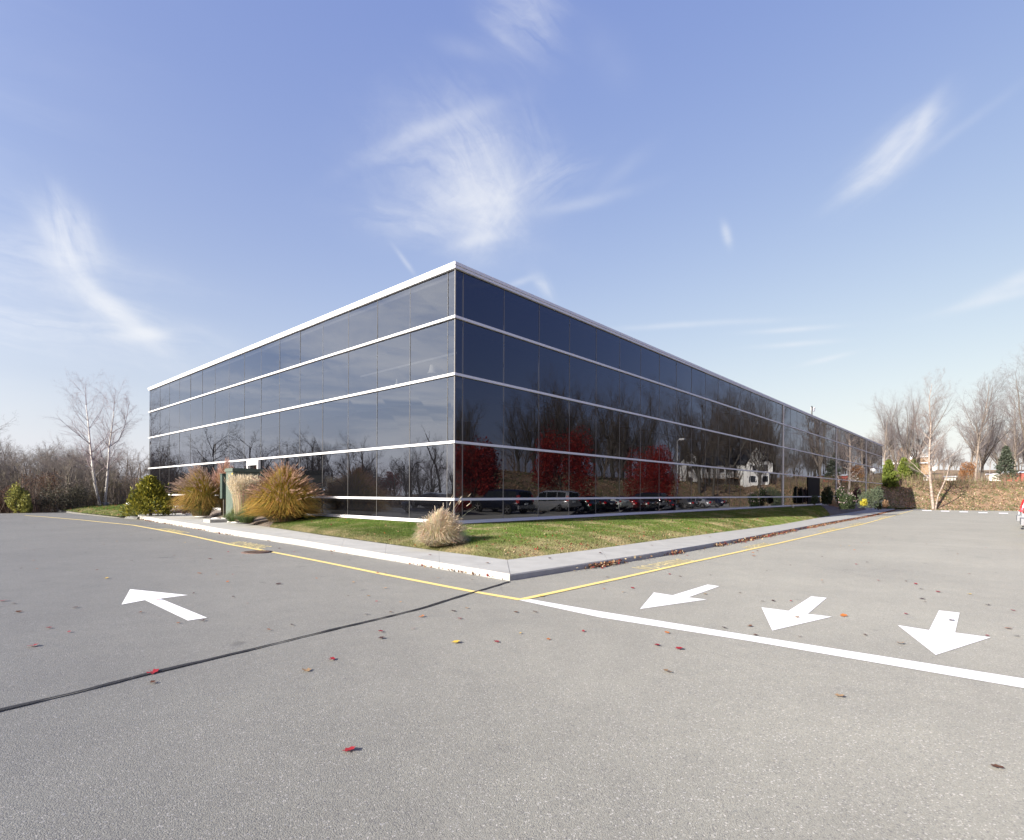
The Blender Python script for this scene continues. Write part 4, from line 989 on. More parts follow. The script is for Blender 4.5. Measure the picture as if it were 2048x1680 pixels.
def build_car(kind, paint):
    c = CARS[kind]; root = empty('parked_car', (0, 0, 0)); b = MB(); n = 9; vs = []
    for x, w, zb, zt in c['body']:
        zm = zb+(zt-zb)*.55
        vs += [(x, -w*.80, zb), (x, -w*.97, zb+.10), (x, -w, zm), (x, -w*.95, zt-.04), (x, -w*.82, zt), (x, w*.82, zt), (x, w*.95, zt-.04), (x, w, zm), (x, w*.97, zb+.10), (x, w*.80, zb)]
    n = 10; m_ = len(c['body'])
    fs = [(i*n+k, (i+1)*n+k, (i+1)*n+(k+1) % n, i*n+(k+1) % n) for i in range(m_-1) for k in range(n)]+[tuple(range(n)), tuple((m_-1)*n+k for k in range(n))[::-1]]
    b.add(vs, fs, 0, True)
    vs = []
    for x, wb_, wt, zb, zt in c['cab']:
        vs += [(x, -wb_, zb-.02), (x, -wt, zt-.05 if zt > zb+.1 else zt), (x, -wt*.8, zt), (x, wt*.8, zt), (x, wt, zt-.05 if zt > zb+.1 else zt), (x, wb_, zb-.02)]
    n = 6; m_ = len(c['cab'])
    b.add(vs, [(i*n+k, (i+1)*n+k, (i+1)*n+k+1, i*n+k+1) for i in range(m_-1) for k in range(n-1)], 0, True)
    body = b.build('body', paint, root)
    cab = c['cab']
    def side(x, f, s, off=.006):
        for i in range(len(cab)-1):
            if cab[i][0] <= x <= cab[i+1][0]:
                w = (x-cab[i][0])/(cab[i+1][0]-cab[i][0]); q = [cab[i][k]*(1-w)+cab[i+1][k]*w for k in range(5)]
                y0, y1, z0, z1 = q[1], q[2], q[3]-.02, q[4]-.05
                return (x, s*(y0+(y1-y0)*f+off), z0+(z1-z0)*f)
    for s in (-1, 1):
        for (a, e) in c['win']:
            bb = MB(); pts = []
            m2 = 5
            top = [side(a+(e-a)*k/m2, .90, s, .012) for k in range(m2+1)]; bot = [side(a+(e-a)*k/m2, .12, s, .012) for k in range(m2+1)]
            bb.add(bot+top, [(k, k+1, m2+2+k, m2+1+k) for k in range(m2)]); bb.build('side_window', cglass, root)
    for (i, j, nm) in ((0, 1, 'rear_window'), (len(cab)-1, len(cab)-2, 'windscreen')):
        a, e = cab[i], cab[j]; bb = MB(); L_ = lambda f, s: (a[0]+(e[0]-a[0])*f+(-.015 if i == 0 else .015), s*(a[2]+(e[2]-a[2])*f)*.78, a[4]+(e[4]-a[4])*f+.012)
        bb.add([L_(.12, -1), L_(.12, 1), L_(.9, 1), L_(.9, -1)], [(0, 1, 2, 3)]); bb.build(nm, cglass, root)
    for sx in (-1, 1):
        for s in (-1, 1):
            W_ = bpy.data.objects.new('wheel', None); COL.objects.link(W_); W_.parent = root; W_.location = (sx*c['wb'], s*(c['body'][3][1]-.10), c['wr'])
            r = c['wr']; bb = MB(); bb.lathe([(r*.62, -.11), (r*.95, -.11), (r, -.07), (r, .07), (r*.95, .11), (r*.62, .11)], n=22, axis='y'); bb.build('tyre', rubber, W_)
            bb = MB(); bb.lathe([(r*.62, -.10), (r*.62, .10)], n=22, axis='y')
            for k in range(5):
                a = 2*pi*k/5; bb.box(-.035, .035, -.125, .125, .0, r*.6, M=Matrix.Rotation(a, 4, 'Y'))
            bb.build('rim', alloy, W_)
    z = c['body'][1][3]
    for s in (-1, 1):
        bb = MB(); y0 = s*.62; y1 = s*.88
        if kind == 'suv':
            q_ = [(-2.385, .70, .84), (-2.385, .86, .84), (-2.20, .92, .84), (-2.20, .70, .84), (-2.24, .62, 1.40), (-2.22, .755, 1.40), (-2.10, .80, 1.40), (-2.10, .62, 1.40)]
            bb.add([(a_, s*y_, z_) for a_, y_, z_ in q_], [(0,1,2,3),(7,6,5,4),(0,4,5,1),(1,5,6,2),(2,6,7,3),(3,7,4,0)])
        else: bb.box(-2.345, -2.15, min(y0, s*.86), max(y0, s*.86), .72, .90)
        bb.build('tail_light', redl, root)
        bb = MB(); x1 = 2.30 if kind == 'suv' else 2.24; bb.box(x1-.16, x1+.03, min(s*.5, s*.82), max(s*.5, s*.82), .62, .80); bb.build('headlight', clearl, root)
        bb = MB(); bb.box(.72, .86, min(s*.93, s*1.08), max(s*.93, s*1.08), 1.0, 1.14); bb.build('mirror', paint, root)
    bb = MB(); bb.box(-2.46, -2.30, -.88, .88, .42, .66); bb.build('rear_bumper', solid('bumper_grey', (.22, .23, .25), .5) if kind == 'suv' else paint, root)
    bb = MB(); bb.box(-2.40 if kind == 'suv' else -2.375, -2.36, -.18, .18, .70, .82); bb.build('licence_plate', plate, root)
    return root
def put_car(proto, paint, t, d, label, flip=False, group='cars parked in the row facing the bank'):
    c = copy_tree(proto); x, y = P(t, d); c.location = (x, y, rz(x, y)); c.rotation_euler = (0, 0, math.atan2(NY, NX)+(pi if flip else 0)+random.uniform(-.02, .02))
    tag(c, label, 'car', group)
    return c
paints = {k: solid('paint_'+k, v, .25, .35, coat=1.0) for k, v in dict(silver=(.33, .34, .36), navy=(.012, .016, .035), black=(.01, .01, .011), red=(.30, .01, .012), green=(.012, .03, .025), white=(.62, .66, .62), maroon=(.09, .02, .02), grey=(.09, .095, .10), blue=(.02, .03, .08)).items()}
PR = {}
slots = [('sedan','red',12.0,'red car whose tail shows mirrored in the glass right beside the building corner'),
 ('suv','navy',18.2,'dark navy tall car mirrored in the glass left of the silver one'),
 ('suv','silver',24.1,'silver tall car at the right edge of the picture, mirrored whole in the glass'),
 ('sedan','green',27.1,'dark green car mirrored just right of the silver tall car'),
 ('sedan','black',29.9,'black car with red tail lights mirrored second right of the silver tall car'),
 ('sedan','white',32.9,'pale car mirrored in the glass between black ones'),
 ('sedan','maroon',35.8,'maroon car mirrored in the middle of the row'),
 ('sedan','grey',38.7,'grey car mirrored just past the maroon car'),
 ('suv','black',41.6,'tall black car mirrored below the right-hand red maple'),
 ('sedan','black',44.6,'low black car mirrored right of the tall black one'),
 ('sedan','grey',50.4,'grey car mirrored beside the lamp post'),
 ('sedan','silver',56.5,'silver low car mirrored near the end of the row'),
 ('sedan','navy',62.4,'dark blue car mirrored last in the row')]
for kind, col, t, lab in slots:
    if (kind, col) not in PR: PR[(kind, col)] = build_car(kind, paints[col])
    put_car(PR[(kind, col)], col, t, 12.62+max(0, t-25)*.065+CARS[kind]['L']/2, lab)
c = put_car(PR[('sedan', 'navy')], 'navy', 0, 0, 'dark blue car mirrored low in the left facade beside the corner', group='cars mirrored in the left facade')
x, y = P(-14, -17.6); c.location = (x, y, 0); c.rotation_euler.z = math.atan2(NY, NX)+pi
for o in PR.values():
    for ch in list(o.children):
        for g2 in list(ch.children): bpy.data.objects.remove(g2)
        bpy.data.objects.remove(ch)
    bpy.data.objects.remove(o)

# ------------------------------------------------------------------ trees across the car park, mirrored in the right facade
def mirror_tree(pr, px, ytop, d, label, group=None, name='bare_tree', sx=1.0):
    t = refl(px, d); x, y = P(t, d); Yv = CY+RY*t+d*RX; zt = at(px, ytop, Yv)[2]; z = th(x, y)
    return put_tree(name, pr, x, y, zt-z, label, group, z=z, sx=sx)
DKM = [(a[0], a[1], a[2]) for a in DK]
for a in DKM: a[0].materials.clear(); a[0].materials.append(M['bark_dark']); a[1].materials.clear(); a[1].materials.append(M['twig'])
gp = 'bare trees mirrored in the long facade'
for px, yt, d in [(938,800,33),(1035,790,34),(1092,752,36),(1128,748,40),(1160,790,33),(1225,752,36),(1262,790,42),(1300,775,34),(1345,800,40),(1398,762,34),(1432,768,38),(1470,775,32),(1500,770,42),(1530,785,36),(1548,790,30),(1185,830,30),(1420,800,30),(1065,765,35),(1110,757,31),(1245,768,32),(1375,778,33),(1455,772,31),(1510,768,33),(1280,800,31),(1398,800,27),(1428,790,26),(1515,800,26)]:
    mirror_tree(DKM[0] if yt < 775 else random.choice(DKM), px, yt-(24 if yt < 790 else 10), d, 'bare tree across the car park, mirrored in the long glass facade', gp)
for i in range(85):
    t = random.uniform(60, 230); d = random.uniform(34, 75)
    x, y = P(t, d)
    if x/y < 1.0 and y > 0 and Vector((x, y)).length > 60 and x/y < .96: continue
    put_tree('bare_tree', random.choice(DKM+[SC[0], SC[2]]), x, y, random.uniform(9, 19), 'bare tree of the wooded slope, mirrored brown in the far half of the long facade', 'wooded slope mirrored in the glass')
thicket('slope_scrub', 3600, lambda: P(random.uniform(10, 170), random.uniform(30, 48)), 1.5, 4.0, [(.18, .13, .10), (.14, .11, .08), (.22, .15, .09)], seed=6)
mred = lf('maple_red_leaves', (.38, .032, .018), (.16, .013, .012), trans=.35); 
def maple(px, d, ytop, wpx, seed, label):
    t = refl(px, d); x, y = P(t, d); Yv = CY+RY*t+d*RX; H = at(px, ytop, Yv)[2]; R = wpx/F*Yv*.5; z = th(x, y)
    root = empty('red_maple', (x, y, z), 0, label, 'tree', 'red maples across the car park')
    pts, dd = lumpy(12000, (R*1.22, R*1.22, H-1.5), 46, seed, shell=.35); pts[:, 2] += 1.4; V, Fq = quads(pts, .17); link('crown', np_mesh('crown', V, Fq), mred, root)
    g = TreeGen(seed); g.grow(Vector((0, 0, -.1)), Vector((0, 0, 1)), H*.85, .14, 0, STY['scrub'][:3]); v, f = prisms(g.big+g.small, 6); link('trunk', np_mesh('trunk', v, f), M['bark_dark'], root)
maple(945, 19, 885, 105, 61, 'dark red maple mirrored in the glass right beside the building corner')
maple(1127, 19, 852, 125, 62, 'large red maple mirrored above the silver tall car')
maple(1303, 19, 893, 102, 63, 'bright red maple mirrored left of the white lamp post')
x, y = P(-48, reflL(778, 48)); root = empty('red_maple', (x, y, -.05), 0, 'dull red maple mirrored in the left facade', 'tree')
pts, dd = lumpy(5000, (2.6, 2.6, 4.6), 30, 66, shell=.35); pts[:, 2] += .8; V, Fq = quads(pts, .2); link('crown', np_mesh('crown', V, Fq), mred, root)
b = MB(); b.tube([(0, 0, 0), (0, 0, 3)], .12, 8); b.build('trunk', M['bark_dark'], root)
# things mirrored in the left facade
def mtL(pr, px, ytop, e, label, group=None, sx=1.0):
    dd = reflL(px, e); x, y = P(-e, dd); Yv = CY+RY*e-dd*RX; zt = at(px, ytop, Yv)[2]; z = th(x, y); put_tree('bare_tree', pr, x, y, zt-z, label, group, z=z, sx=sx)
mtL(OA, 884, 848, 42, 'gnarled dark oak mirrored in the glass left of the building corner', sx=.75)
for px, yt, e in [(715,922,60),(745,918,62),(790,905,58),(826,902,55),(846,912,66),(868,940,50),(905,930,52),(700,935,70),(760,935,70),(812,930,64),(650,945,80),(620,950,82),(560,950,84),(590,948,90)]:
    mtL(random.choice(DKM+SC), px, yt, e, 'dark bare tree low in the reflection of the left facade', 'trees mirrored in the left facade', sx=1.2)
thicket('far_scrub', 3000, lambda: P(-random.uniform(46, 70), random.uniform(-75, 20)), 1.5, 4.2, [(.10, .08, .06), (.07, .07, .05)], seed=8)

# ------------------------------------------------------------------ lamp post, house, far buildings
def lamp_post(t, d, H, label, z=None):
    x, y = P(t, d); z = th(x, y); r = empty('lamp_post', (x, y, z), math.atan2(NY, NX)+pi, label, 'lamp post')
    b = MB(); b.lathe([(.22, -.05), (.22, .5), (.08, .55), (.055, H-.2)], n=10); b.build('pole', M['trim'], r)
    b = MB(); b.tube([(0, 0, H-.25), (.25, 0, H-.02), (.5, 0, H)], .035, 6); b.build('arm', M['trim'], r)
    b = MB(); b.box(.35, .95, -.2, .2, H-.08, H+.10); b.box(.42, .9, -.15, .15, H-.14, H-.082); b.build('lamp_head', M['trim'], r)
lamp_post(refl(1354, 18.6), 18.6, at(1354, 870, CY+RY*refl(1354, 18.6)+18.6*RX)[2], 'white car park lamp post mirrored right of the bright red maple')
def lamp_globe(px, py, dpx, Y, label):
    x, _, zc = at(px, py, Y); z = th(x, Y); r = empty('globe_lamp', (x, Y, z), 0, label, 'lamp'); R = dpx/2/F*Y
    b = MB(); b.lathe([(.09, 0), (.06, .3), (.05, zc-z-R)], n=10); b.build('pole', M['bark_dark'], r)
    b = MB(); pr_ = [(R*sin(a), -R*cos(a)) for a in [pi*k/10 for k in range(1, 10)]]; b.lathe(pr_, (0, 0, zc-z), 16); b.build('globe', solid('opal_globe', (.85, .85, .84), .3), r)
lamp_globe(1869, 938, 9, 88, 'white globe lamp right of the river birch trunk')
lamp_globe(1822, 917, 4.5, 92, 'small white globe lamp among the evergreens, upper one')
white = solid('white_clapboard', (.68, .68, .66), .7); droof = solid('dark_shingle', (.05, .05, .055), .9); wpane = solid('house_window', (.03, .035, .045), .1); brick = noisy('brown_shingle', [(.3, (.22, .15, .095)), (.7, (.33, .235, .155))], 5, .9)
t0 = refl(1447, 36); x, y = P(t0, 36); zb = th(x, y)-.6
ang = math.atan2(RY*110+NY*42, RX*110+NX*42)+pi/2
HS = empty('white_house', (x, y, zb), ang, 'white gabled house with dark roof on the bank, mirrored in the long facade', 'house')
def gable(b, x0, x1, y0, y1, z0, z1, zr, ax, mi=0):
    if ax == 'y':
        xm = (x0+x1)/2; vs = [(x0,y0,z0),(x1,y0,z0),(x1,y0,z1),(xm,y0,zr),(x0,y0,z1),(x0,y1,z0),(x1,y1,z0),(x1,y1,z1),(xm,y1,zr),(x0,y1,z1)]
    else:
        ym = (y0+y1)/2; vs = [(x0,y0,z0),(x0,y1,z0),(x0,y1,z1),(x0,ym,zr),(x0,y0,z1),(x1,y0,z0),(x1,y1,z0),(x1,y1,z1),(x1,ym,zr),(x1,y0,z1)]
    b.add(vs, [(0,1,2,3,4),(9,8,7,6,5),(0,5,6,1),(1,6,7,2),(0,4,9,5)], mi)
b = MB(); gable(b, -9, 9, -3.5, 3.5, 0, 5.6, 8.6, 'x'); gable(b, 4.6, 9.4, 2.9, 6.0, 0, 5.4, 8.7, 'y'); gable(b, -9.6, -4.6, 3.0, 5.6, 0, 5.2, 8.0, 'y'); b.build('wall', white, HS)
b = MB()
for ys in (-1, 1): b.add([(-9.3, ys*3.9, 5.35), (9.3, ys*3.9, 5.35), (9.3, 0, 8.75), (-9.3, 0, 8.75), (-9.3, ys*3.9, 5.2), (9.3, ys*3.9, 5.2), (9.3, 0, 8.62), (-9.3, 0, 8.62)], [(0,1,2,3),(4,5,6,7),(0,1,5,4)])
for xm, hw, y1, z1, zr in ((7.0, 2.7, 6.3, 5.25, 8.9), (-7.1, 2.8, 5.9, 5.1, 8.15)):
    for s in (-1, 1): b.add([(xm+s*hw, -.5, z1), (xm, -.5, zr), (xm, y1, zr), (xm+s*hw, y1, z1)], [(0,1,2,3)])
b.build('roof', droof, HS)
for (wx, wz, yy) in ((5.9,3.6,6.02),(8.1,3.6,6.02),(7.0,6.2,6.02),(-7.1,3.4,5.62),(-7.1,6,5.62),(-3,3.6,3.52),(-.5,3.6,3.52),(1.8,3.6,3.52),(5.9,1.2,6.02),(8.1,1.2,6.02),(-7.1,1.0,5.62),(-1.5,1.0,3.52)):
    w = MB(); w.box(wx-.6, wx+.6, yy-.01, yy+.05, wz-.1, wz+1.4); o = w.build('window', solid('w_frame', (.8, .8, .8), .5) if False else M['trim'], HS); q = MB(); q.box(wx-.48, wx+.48, yy+.052, yy+.06, wz+.02, wz+1.28); q.build('pane', wpane, o)
b = MB(); b.box(-4.4, 3, 3.55, 6.5, 2.0, 2.15)
for k in range(6): b.box(-4.4+k*1.45, -4.3+k*1.45, 6.35, 6.45, 0, 3.0)
b.box(-4.4, 3, 6.38, 6.44, 2.95, 3.03); b.build('deck', brick, HS)
b = MB(); b.box(1, 1.8, -.5, .3, 7.5, 9.9); b.build('chimney', brick, HS)
# brown shingled building beyond the bank
Y = 138; SBx = at(1822, 940, Y)[0]; zg = th(SBx, Y); TH = math.atan2(SBx, Y); SB = empty('shingled_building', (SBx, Y, zg), -TH, 'brown shingled building with an arched gable beyond the evergreens', 'building')
X = lambda px: (at(px, 940, Y)[0]-SBx)*cos(TH)
Zz = lambda py: at(1822, py, Y)[2]-zg
b = MB(); b.box(X(1783), X(1857), 0, 9, 0, Zz(927)); 
b.box(X(1818), X(1857), .6, 8, Zz(927), Zz(914)); b.build('wall', brick, SB)
b = MB(); x0, x1, xm = X(1794.5), X(1816.5), X(1805.5); zt, z1 = Zz(895.5), Zz(907)
prof = [(x0, Zz(927))]+[(xm-(xm-x0)*cos(pi*k/10), z1+(zt-z1)*sin(pi*k/10)) for k in range(11)]+[(x1, Zz(927))]
b.add([(a, -.3, c_) for a, c_ in prof]+[(a, 6, c_) for a, c_ in prof], [tuple(range(len(prof)))[::-1], tuple(len(prof)+k for k in range(len(prof)))]+[(k, k+1, len(prof)+k+1, len(prof)+k) for k in range(len(prof)-1)]); b.build('arched_gable', brick, SB)
b = MB(); b.box(X(1802), X(1808), -.36, -.301, Zz(919), Zz(907)); o = b.build('window', M['trim'], SB)
q = MB(); q.box(X(1802.8), X(1807.2), -.38, -.361, Zz(918), Zz(908)); q.build('pane', wpane, o)
b = MB(); b.box(X(1782), X(1800), -.4, -.02, Zz(927.5), Zz(924.5)); b.build('fascia', M['trim'], SB)
b = MB(); b.box(X(1826), X(1857), -.4, -.02, Zz(927.5), Zz(925)); b.build('fascia', M['trim'], SB)
b = MB(); b.box(X(1818), X(1858), .3, .58, Zz(914.8), Zz(912.5)); b.build('fascia', M['trim'], SB)
b = MB(); prof2 = [(a, c_+.12) for a, c_ in prof[1:-1]]
b.add([(a, -.5, c_-.18) for a, c_ in prof2]+[(a, -.5, c_) for a, c_ in prof2]+[(a, 6.1, c_) for a, c_ in prof2], [(k, k+1, 11+k+1, 11+k) for k in range(10)]+[(11+k, 11+k+1, 22+k+1, 22+k) for k in range(10)]); b.build('roof', noisy('roof_shingle', [(.3, (.28, .17, .10)), (.7, (.38, .25, .15))], 4, .9), SB)
# white trailer / sheds on top of the bank near the right edge
Y = 112
def longshed(px0, px1, y0, y1, Y, m, name, label, rf=None):
    x0, x1 = at(px0, y1, Y)[0], at(px1, y1, Y)[0]; zt, zb = at(px0, y0, Y)[2], at(px0, y1, Y)[2]-1.5; TH = math.atan2((x0+x1)/2, Y); r = empty(name, ((x0+x1)/2, Y, zb), -TH, label, 'building'); w = (x1-x0)/2*cos(TH); h = zt-zb
    b = MB(); b.box(-w, w, 0, 5, 0, h*.86); b.build('wall', m, r); b = MB(); gable(b, -w-.2, w+.2, -.3, 5.3, h*.86, h*.88, h, 'x'); b.add([(-w-.2,-.3,h*.88),(w+.2,-.3,h*.88),(w+.2,2.5,h),(-w-.2,2.5,h)],[(0,1,2,3)]); b.add([(-w-.2,5.3,h*.88),(w+.2,5.3,h*.88),(w+.2,2.5,h),(-w-.2,2.5,h)],[(3,2,1,0)]); b.build('roof', rf or m, r)
longshed(1973, 2003, 946, 957, 104, solid('white_wall', (.85, .85, .83), .6), 'white_shed', 'long low white shed on top of the bank near the right edge')
longshed(2004, 2100, 941, 957, 100, solid('red_wall', (.35, .05, .04), .6), 'red_shed', 'low building with a red side and pale roof at the right edge above the bank', solid('pale_roof', (.6, .62, .64), .5))
longshed(1888, 1912, 951, 959, 106, solid('white_wall_b', (.75, .76, .74), .6), 'white_shed', 'small white shed glimpsed through twigs left of the orange shrub')
longshed(1845, 1858, 950, 956, 104, solid('white_wall_c', (.75, .76, .74), .6), 'white_shed', 'tiny white shed glimpsed left of the river birch trunk')

# ------------------------------------------------------------------ fallen leaves
def leaf_mesh(seed, lobes=5):
    r = random.Random(seed); pts = []; n = lobes*2+1
    for k in range(n):
        a = -pi*.78+2*pi*.78*k/(n-1); rad = (1.0 if k % 2 == 0 else .70)*r.uniform(.85, 1.1)
        pts.append((sin(a)*rad, cos(a)*rad))
    cu = r.uniform(.1, .4); fold = r.uniform(.1, .5)
    vs = [(0, -.1, 0)]+[(x, y, .05+fold*abs(x)*.5+cu*max(0, y)*.45*r.uniform(.5, 1.2)) for x, y in pts]
    fs = [(0, k+2, k+1) for k in range(n-1)]
    w = .03; b0 = len(vs); vs += [(-w, -.1, 0), (w, -.1, 0), (w*.6, -1.0, .12), (-w*.6, -1.0, .12)]; fs.append((b0, b0+1, b0+2, b0+3))
    b = MB(); b.add(vs, fs, 0, True); return b.mesh('fallen_leaf')
lcol = dict(crimson=(.33, .02, .03), brown=(.16, .07, .035), dark=(.07, .03, .025), orange=(.50, .17, .04), yellow=(.62, .42, .06), tan=(.42, .27, .14))
lm = {k: [leafmat('leaf_'+k, v, tuple(c*.7 for c in v), trans=.15)] for k, v in lcol.items()}
LM = {}
for k in lcol:
    LM[k] = []
    for s in range(3):
        me = leaf_mesh(hash(k) % 97 if False else s*7+len(k)); me.materials.append(lm[k][0]); LM[k].append(me)
def put_leaf(px, py, col, size, label, group=None, off=.006):
    x, y, z = pg(px, py, off); o = bpy.data.objects.new('fallen_leaf', random.choice(LM[col])); COL.objects.link(o)
    o.location = (x, y, z+.004); o.scale = (size, size, size); o.rotation_euler = (random.uniform(-.18, .18), random.uniform(-.18, .18), random.uniform(0, 6.3)); return tag(o, label, 'leaf', group)
special = [(699,1501,'crimson',.050,'large crimson leaf alone on the asphalt near the bottom, left of centre'),(305,1345,'crimson',.060,'crimson leaf lying on the black seam at left'),(307,1365,'brown',.035,'small brown leaf just below the black seam at left'),
 (911,1285,'yellow',.055,'yellow leaf on the asphalt below the kerb corner'),(843,1233,'orange',.045,'orange leaf beside the black seam near the kerb corner'),(907,1222,'dark',.04,'dark leaf below the black seam near the kerb corner'),
 (993,1284,'crimson',.04,'small crimson leaf right of the yellow leaf below the kerb corner'),(663,1319,'crimson',.045,'crimson leaf on open asphalt below the middle of the seam'),(612,1341,'tan',.05,'tan leaf on open asphalt left of the crimson one'),
 (1358,1298,'crimson',.05,'crimson leaf below the white line, right one of two'),(1316,1291,'crimson',.045,'crimson leaf below the white line, left one of two'),(1335,1343,'tan',.05,'tan leaf on open asphalt under the two crimson leaves'),
 (1994,1535,'brown',.042,'brown leaf near the lower right corner'),(65,1292,'crimson',.06,'crimson leaf on the asphalt near the left edge'),(38,1224,'brown',.05,'brown leaf near the left edge above the crimson one'),
 (6,1202,'crimson',.06,'crimson leaf cut by the left edge'),(315,1200,'crimson',.05,'crimson leaf lying on the left white arrow'),(1596,1235,'tan',.05,'tan leaf lying on the middle white arrow'),
 (1688,1232,'orange',.055,'orange leaf right of the middle white arrow'),(1903,1241,'dark',.05,'dark leaf lying on the shaft of the right white arrow'),(1801,1287,'tan',.05,'tan leaf left of the right white arrow'),
 (1679,1393,'tan',.045,'tan leaf below the white line at right'),(2016,1257,'orange',.05,'orange leaf near the right edge beside the right arrow'),(1876,1184,'crimson',.05,'crimson leaf on the asphalt above the right arrow'),(1845,1198,'dark',.05,'dark leaf on the asphalt above the right arrow'),
 (1508,1112,'orange',.07,'orange leaf on the asphalt between yellow line and arrows'),(559,1097,'dark',.06,'dark leaf beside the manhole cover'),(420,1118,'crimson',.07,'bright crimson leaf on the asphalt left of the manhole cover'),(399,1147,'orange',.06,'orange leaf on the asphalt above the left arrow'),(557,1168,'dark',.06,'dark crimson leaf between the left arrow and the yellow line'),(213,1157,'yellow',.05,'yellow leaf just above the left arrow tip')]
for q in special: put_leaf(q[0], q[1], q[2], q[3]*.8, q[4])
gl = {'crimson': 'small crimson leaf scattered on the open asphalt', 'brown': 'small brown leaf scattered on the open asphalt', 'dark': 'small dark curled leaf scattered on the open asphalt', 'orange': 'small orange leaf scattered on the open asphalt', 'yellow': 'small yellow leaf scattered on the open asphalt', 'tan': 'small tan leaf scattered on the open asphalt'}
n = 0
while n < 165:
    px = random.uniform(0, 2048); py = 1030+ (random.random()**2.2)*250
    ex = 1162-.18*abs(px-1020)
    if py < ex+6 or (px < 300 and py < 1052): continue
    x, y, z = pg(px, py)
    col = random.choice(['crimson', 'crimson', 'brown', 'dark', 'dark', 'orange', 'tan', 'yellow' if random.random() < .3 else 'brown'])
    put_leaf(px, py, col, random.uniform(.018, .036), gl[col], col+' leaves scattered on the asphalt'); n += 1
for px, py in [(574,1071,),(974,1126),(1303,1091),(1200,1106),(1420,1074),(1100,1117),(860,1110),(700,1082)]:
    put_leaf(px, py, random.choice(['dark', 'brown', 'crimson']), .045, 'curled leaf lying on the pale pavement', 'leaves on the pavement', .125)
# litter: gutter, lawn, bank (uncountable)
def litter(name, pts, smin, smax, cols, seed):
    r = np.random.default_rng(seed); pts = np.array(pts); n = len(pts)
    a = r.normal(size=(n, 3)); a[:, 2] *= .45; a /= np.linalg.norm(a, axis=1, keepdims=True); b_ = r.normal(size=(n, 3)); b_[:, 2] *= .45; b_ -= (b_*a).sum(1, keepdims=True)*a; b_ /= np.linalg.norm(b_, axis=1, keepdims=True)
    s = r.uniform(smin, smax, (n, 1)); m = (a+b_)*.5
    V = np.stack([pts-b_*s, pts+a*s*.75, pts+b_*s, pts-a*s*.75], 1); V[:, 2, 2] += s[:, 0]*.4
    C = np.array(cols)[r.integers(0, len(cols), n)]*r.uniform(.7, 1.3, (n, 1)); C = np.repeat(np.clip(C, 0, 1), 4, 0)
    return tag(link(name, np_mesh(name, V.reshape(-1, 3), np.arange(4*n).reshape(-1, 4), C), VL), kind='stuff')
VL = leafmat('litter_leaves', attr=True, trans=.15, rough=.7)
LC = [lcol['crimson'], lcol['brown'], lcol['brown'], lcol['tan'], lcol['orange'], (.25, .10, .05), (.20, .03, .03)]
LD = [(.20, .09, .045), (.12, .055, .03), (.28, .17, .09), (.22, .03, .025), (.16, .08, .05), (.36, .29, .18)]
pts = []; g_ = resN(oR, 500)
for i in range(7500):
    f = random.random()**1.35; j = min(int((.02+.96*f)*499), 498); p = g_[j].lerp(g_[j+1], random.random()); k = max(0, nz(p.x*1.5, p.y*1.5)+.55)
    if f < .25 and random.random() > k: continue
    w = abs(random.gauss(0, .075+.04*f)); pts.append((p.x+NX*w, p.y+NY*w, rz(p.x, p.y)+.012+random.random()*max(0, .075-.35*w)))
litter('gutter_leaves', pts, .018, .038, LD, 1)
pts = []; g_ = resN(oL, 500)
for i in range(900):
    f = random.random(); j = min(int(f*499), 498); p = g_[j].lerp(g_[j+1], random.random())
    if random.random() > .25+nz(p.x*1.1+3, p.y*1.3)*.9+ (.8 if f > .9 else 0): continue
    w = abs(random.gauss(0, .05)); pts.append((p.x-RX*w, p.y-RY*w, .014+random.random()*.02))
litter('gutter_leaves', pts, .016, .034, LD, 2)
def sample(surf, n, fn=None, dens=True, power=2.0):
    V, Q = surf; a, b_, c, d = (V[Q[:, k]] for k in range(4)); ar = np.linalg.norm(np.cross(b_-a, d-a), axis=1); cen = (a+c)/2
    w = ar/np.maximum(cen[:, 1], 6)**power; w /= w.sum(); i = rng.choice(len(Q), n, p=w); u, v = rng.random((n, 1)), rng.random((n, 1))
    return a[i]*(1-u)*(1-v)+b_[i]*u*(1-v)+c[i]*u*v+d[i]*(1-u)*v, i
p_, i_ = sample(lawnR, 3600, power=1.1); m_ = 10
e = (i_ % 10)/10.; keep = rng.random(len(e)) < (.15+.9*(1-e)**1.3); litter('lawn_leaves', p_[keep]+np.array([0, 0, .035]), .014, .030, LD, 3)
p_, i_ = sample(lawnLL, 260, power=1.0); litter('lawn_leaves', p_+np.array([0, 0, .05]), .03, .06, LC, 4)
p_, i_ = sample(lawnL, 60, power=1.0); litter('lawn_leaves', p_+np.array([0, 0, .05]), .02, .035, LC, 5)
pts = []
for i in range(26000):
    d = random.uniform(-12, 22); f = random.uniform(-.2, 13)**1.0; t = 79.5+(.607*d+f)/.796 if d > 0 else 79.5+f/.9; x, y = P(t, d); pts.append((x, y, th(x, y)+.04))
for i in range(22000):
    d = random.uniform(21.6, 36); t = random.uniform(2, 110)**1.0; x, y = P(t, d); pts.append((x, y, th(x, y)+.05))
litter('bank_leaves', pts, .06, .13, [(.33, .21, .13), (.27, .165, .10), (.40, .28, .19), (.20, .13, .085), (.20, .20, .08), (.11, .15, .05), (.09, .13, .045), (.44, .34, .25)], 6)
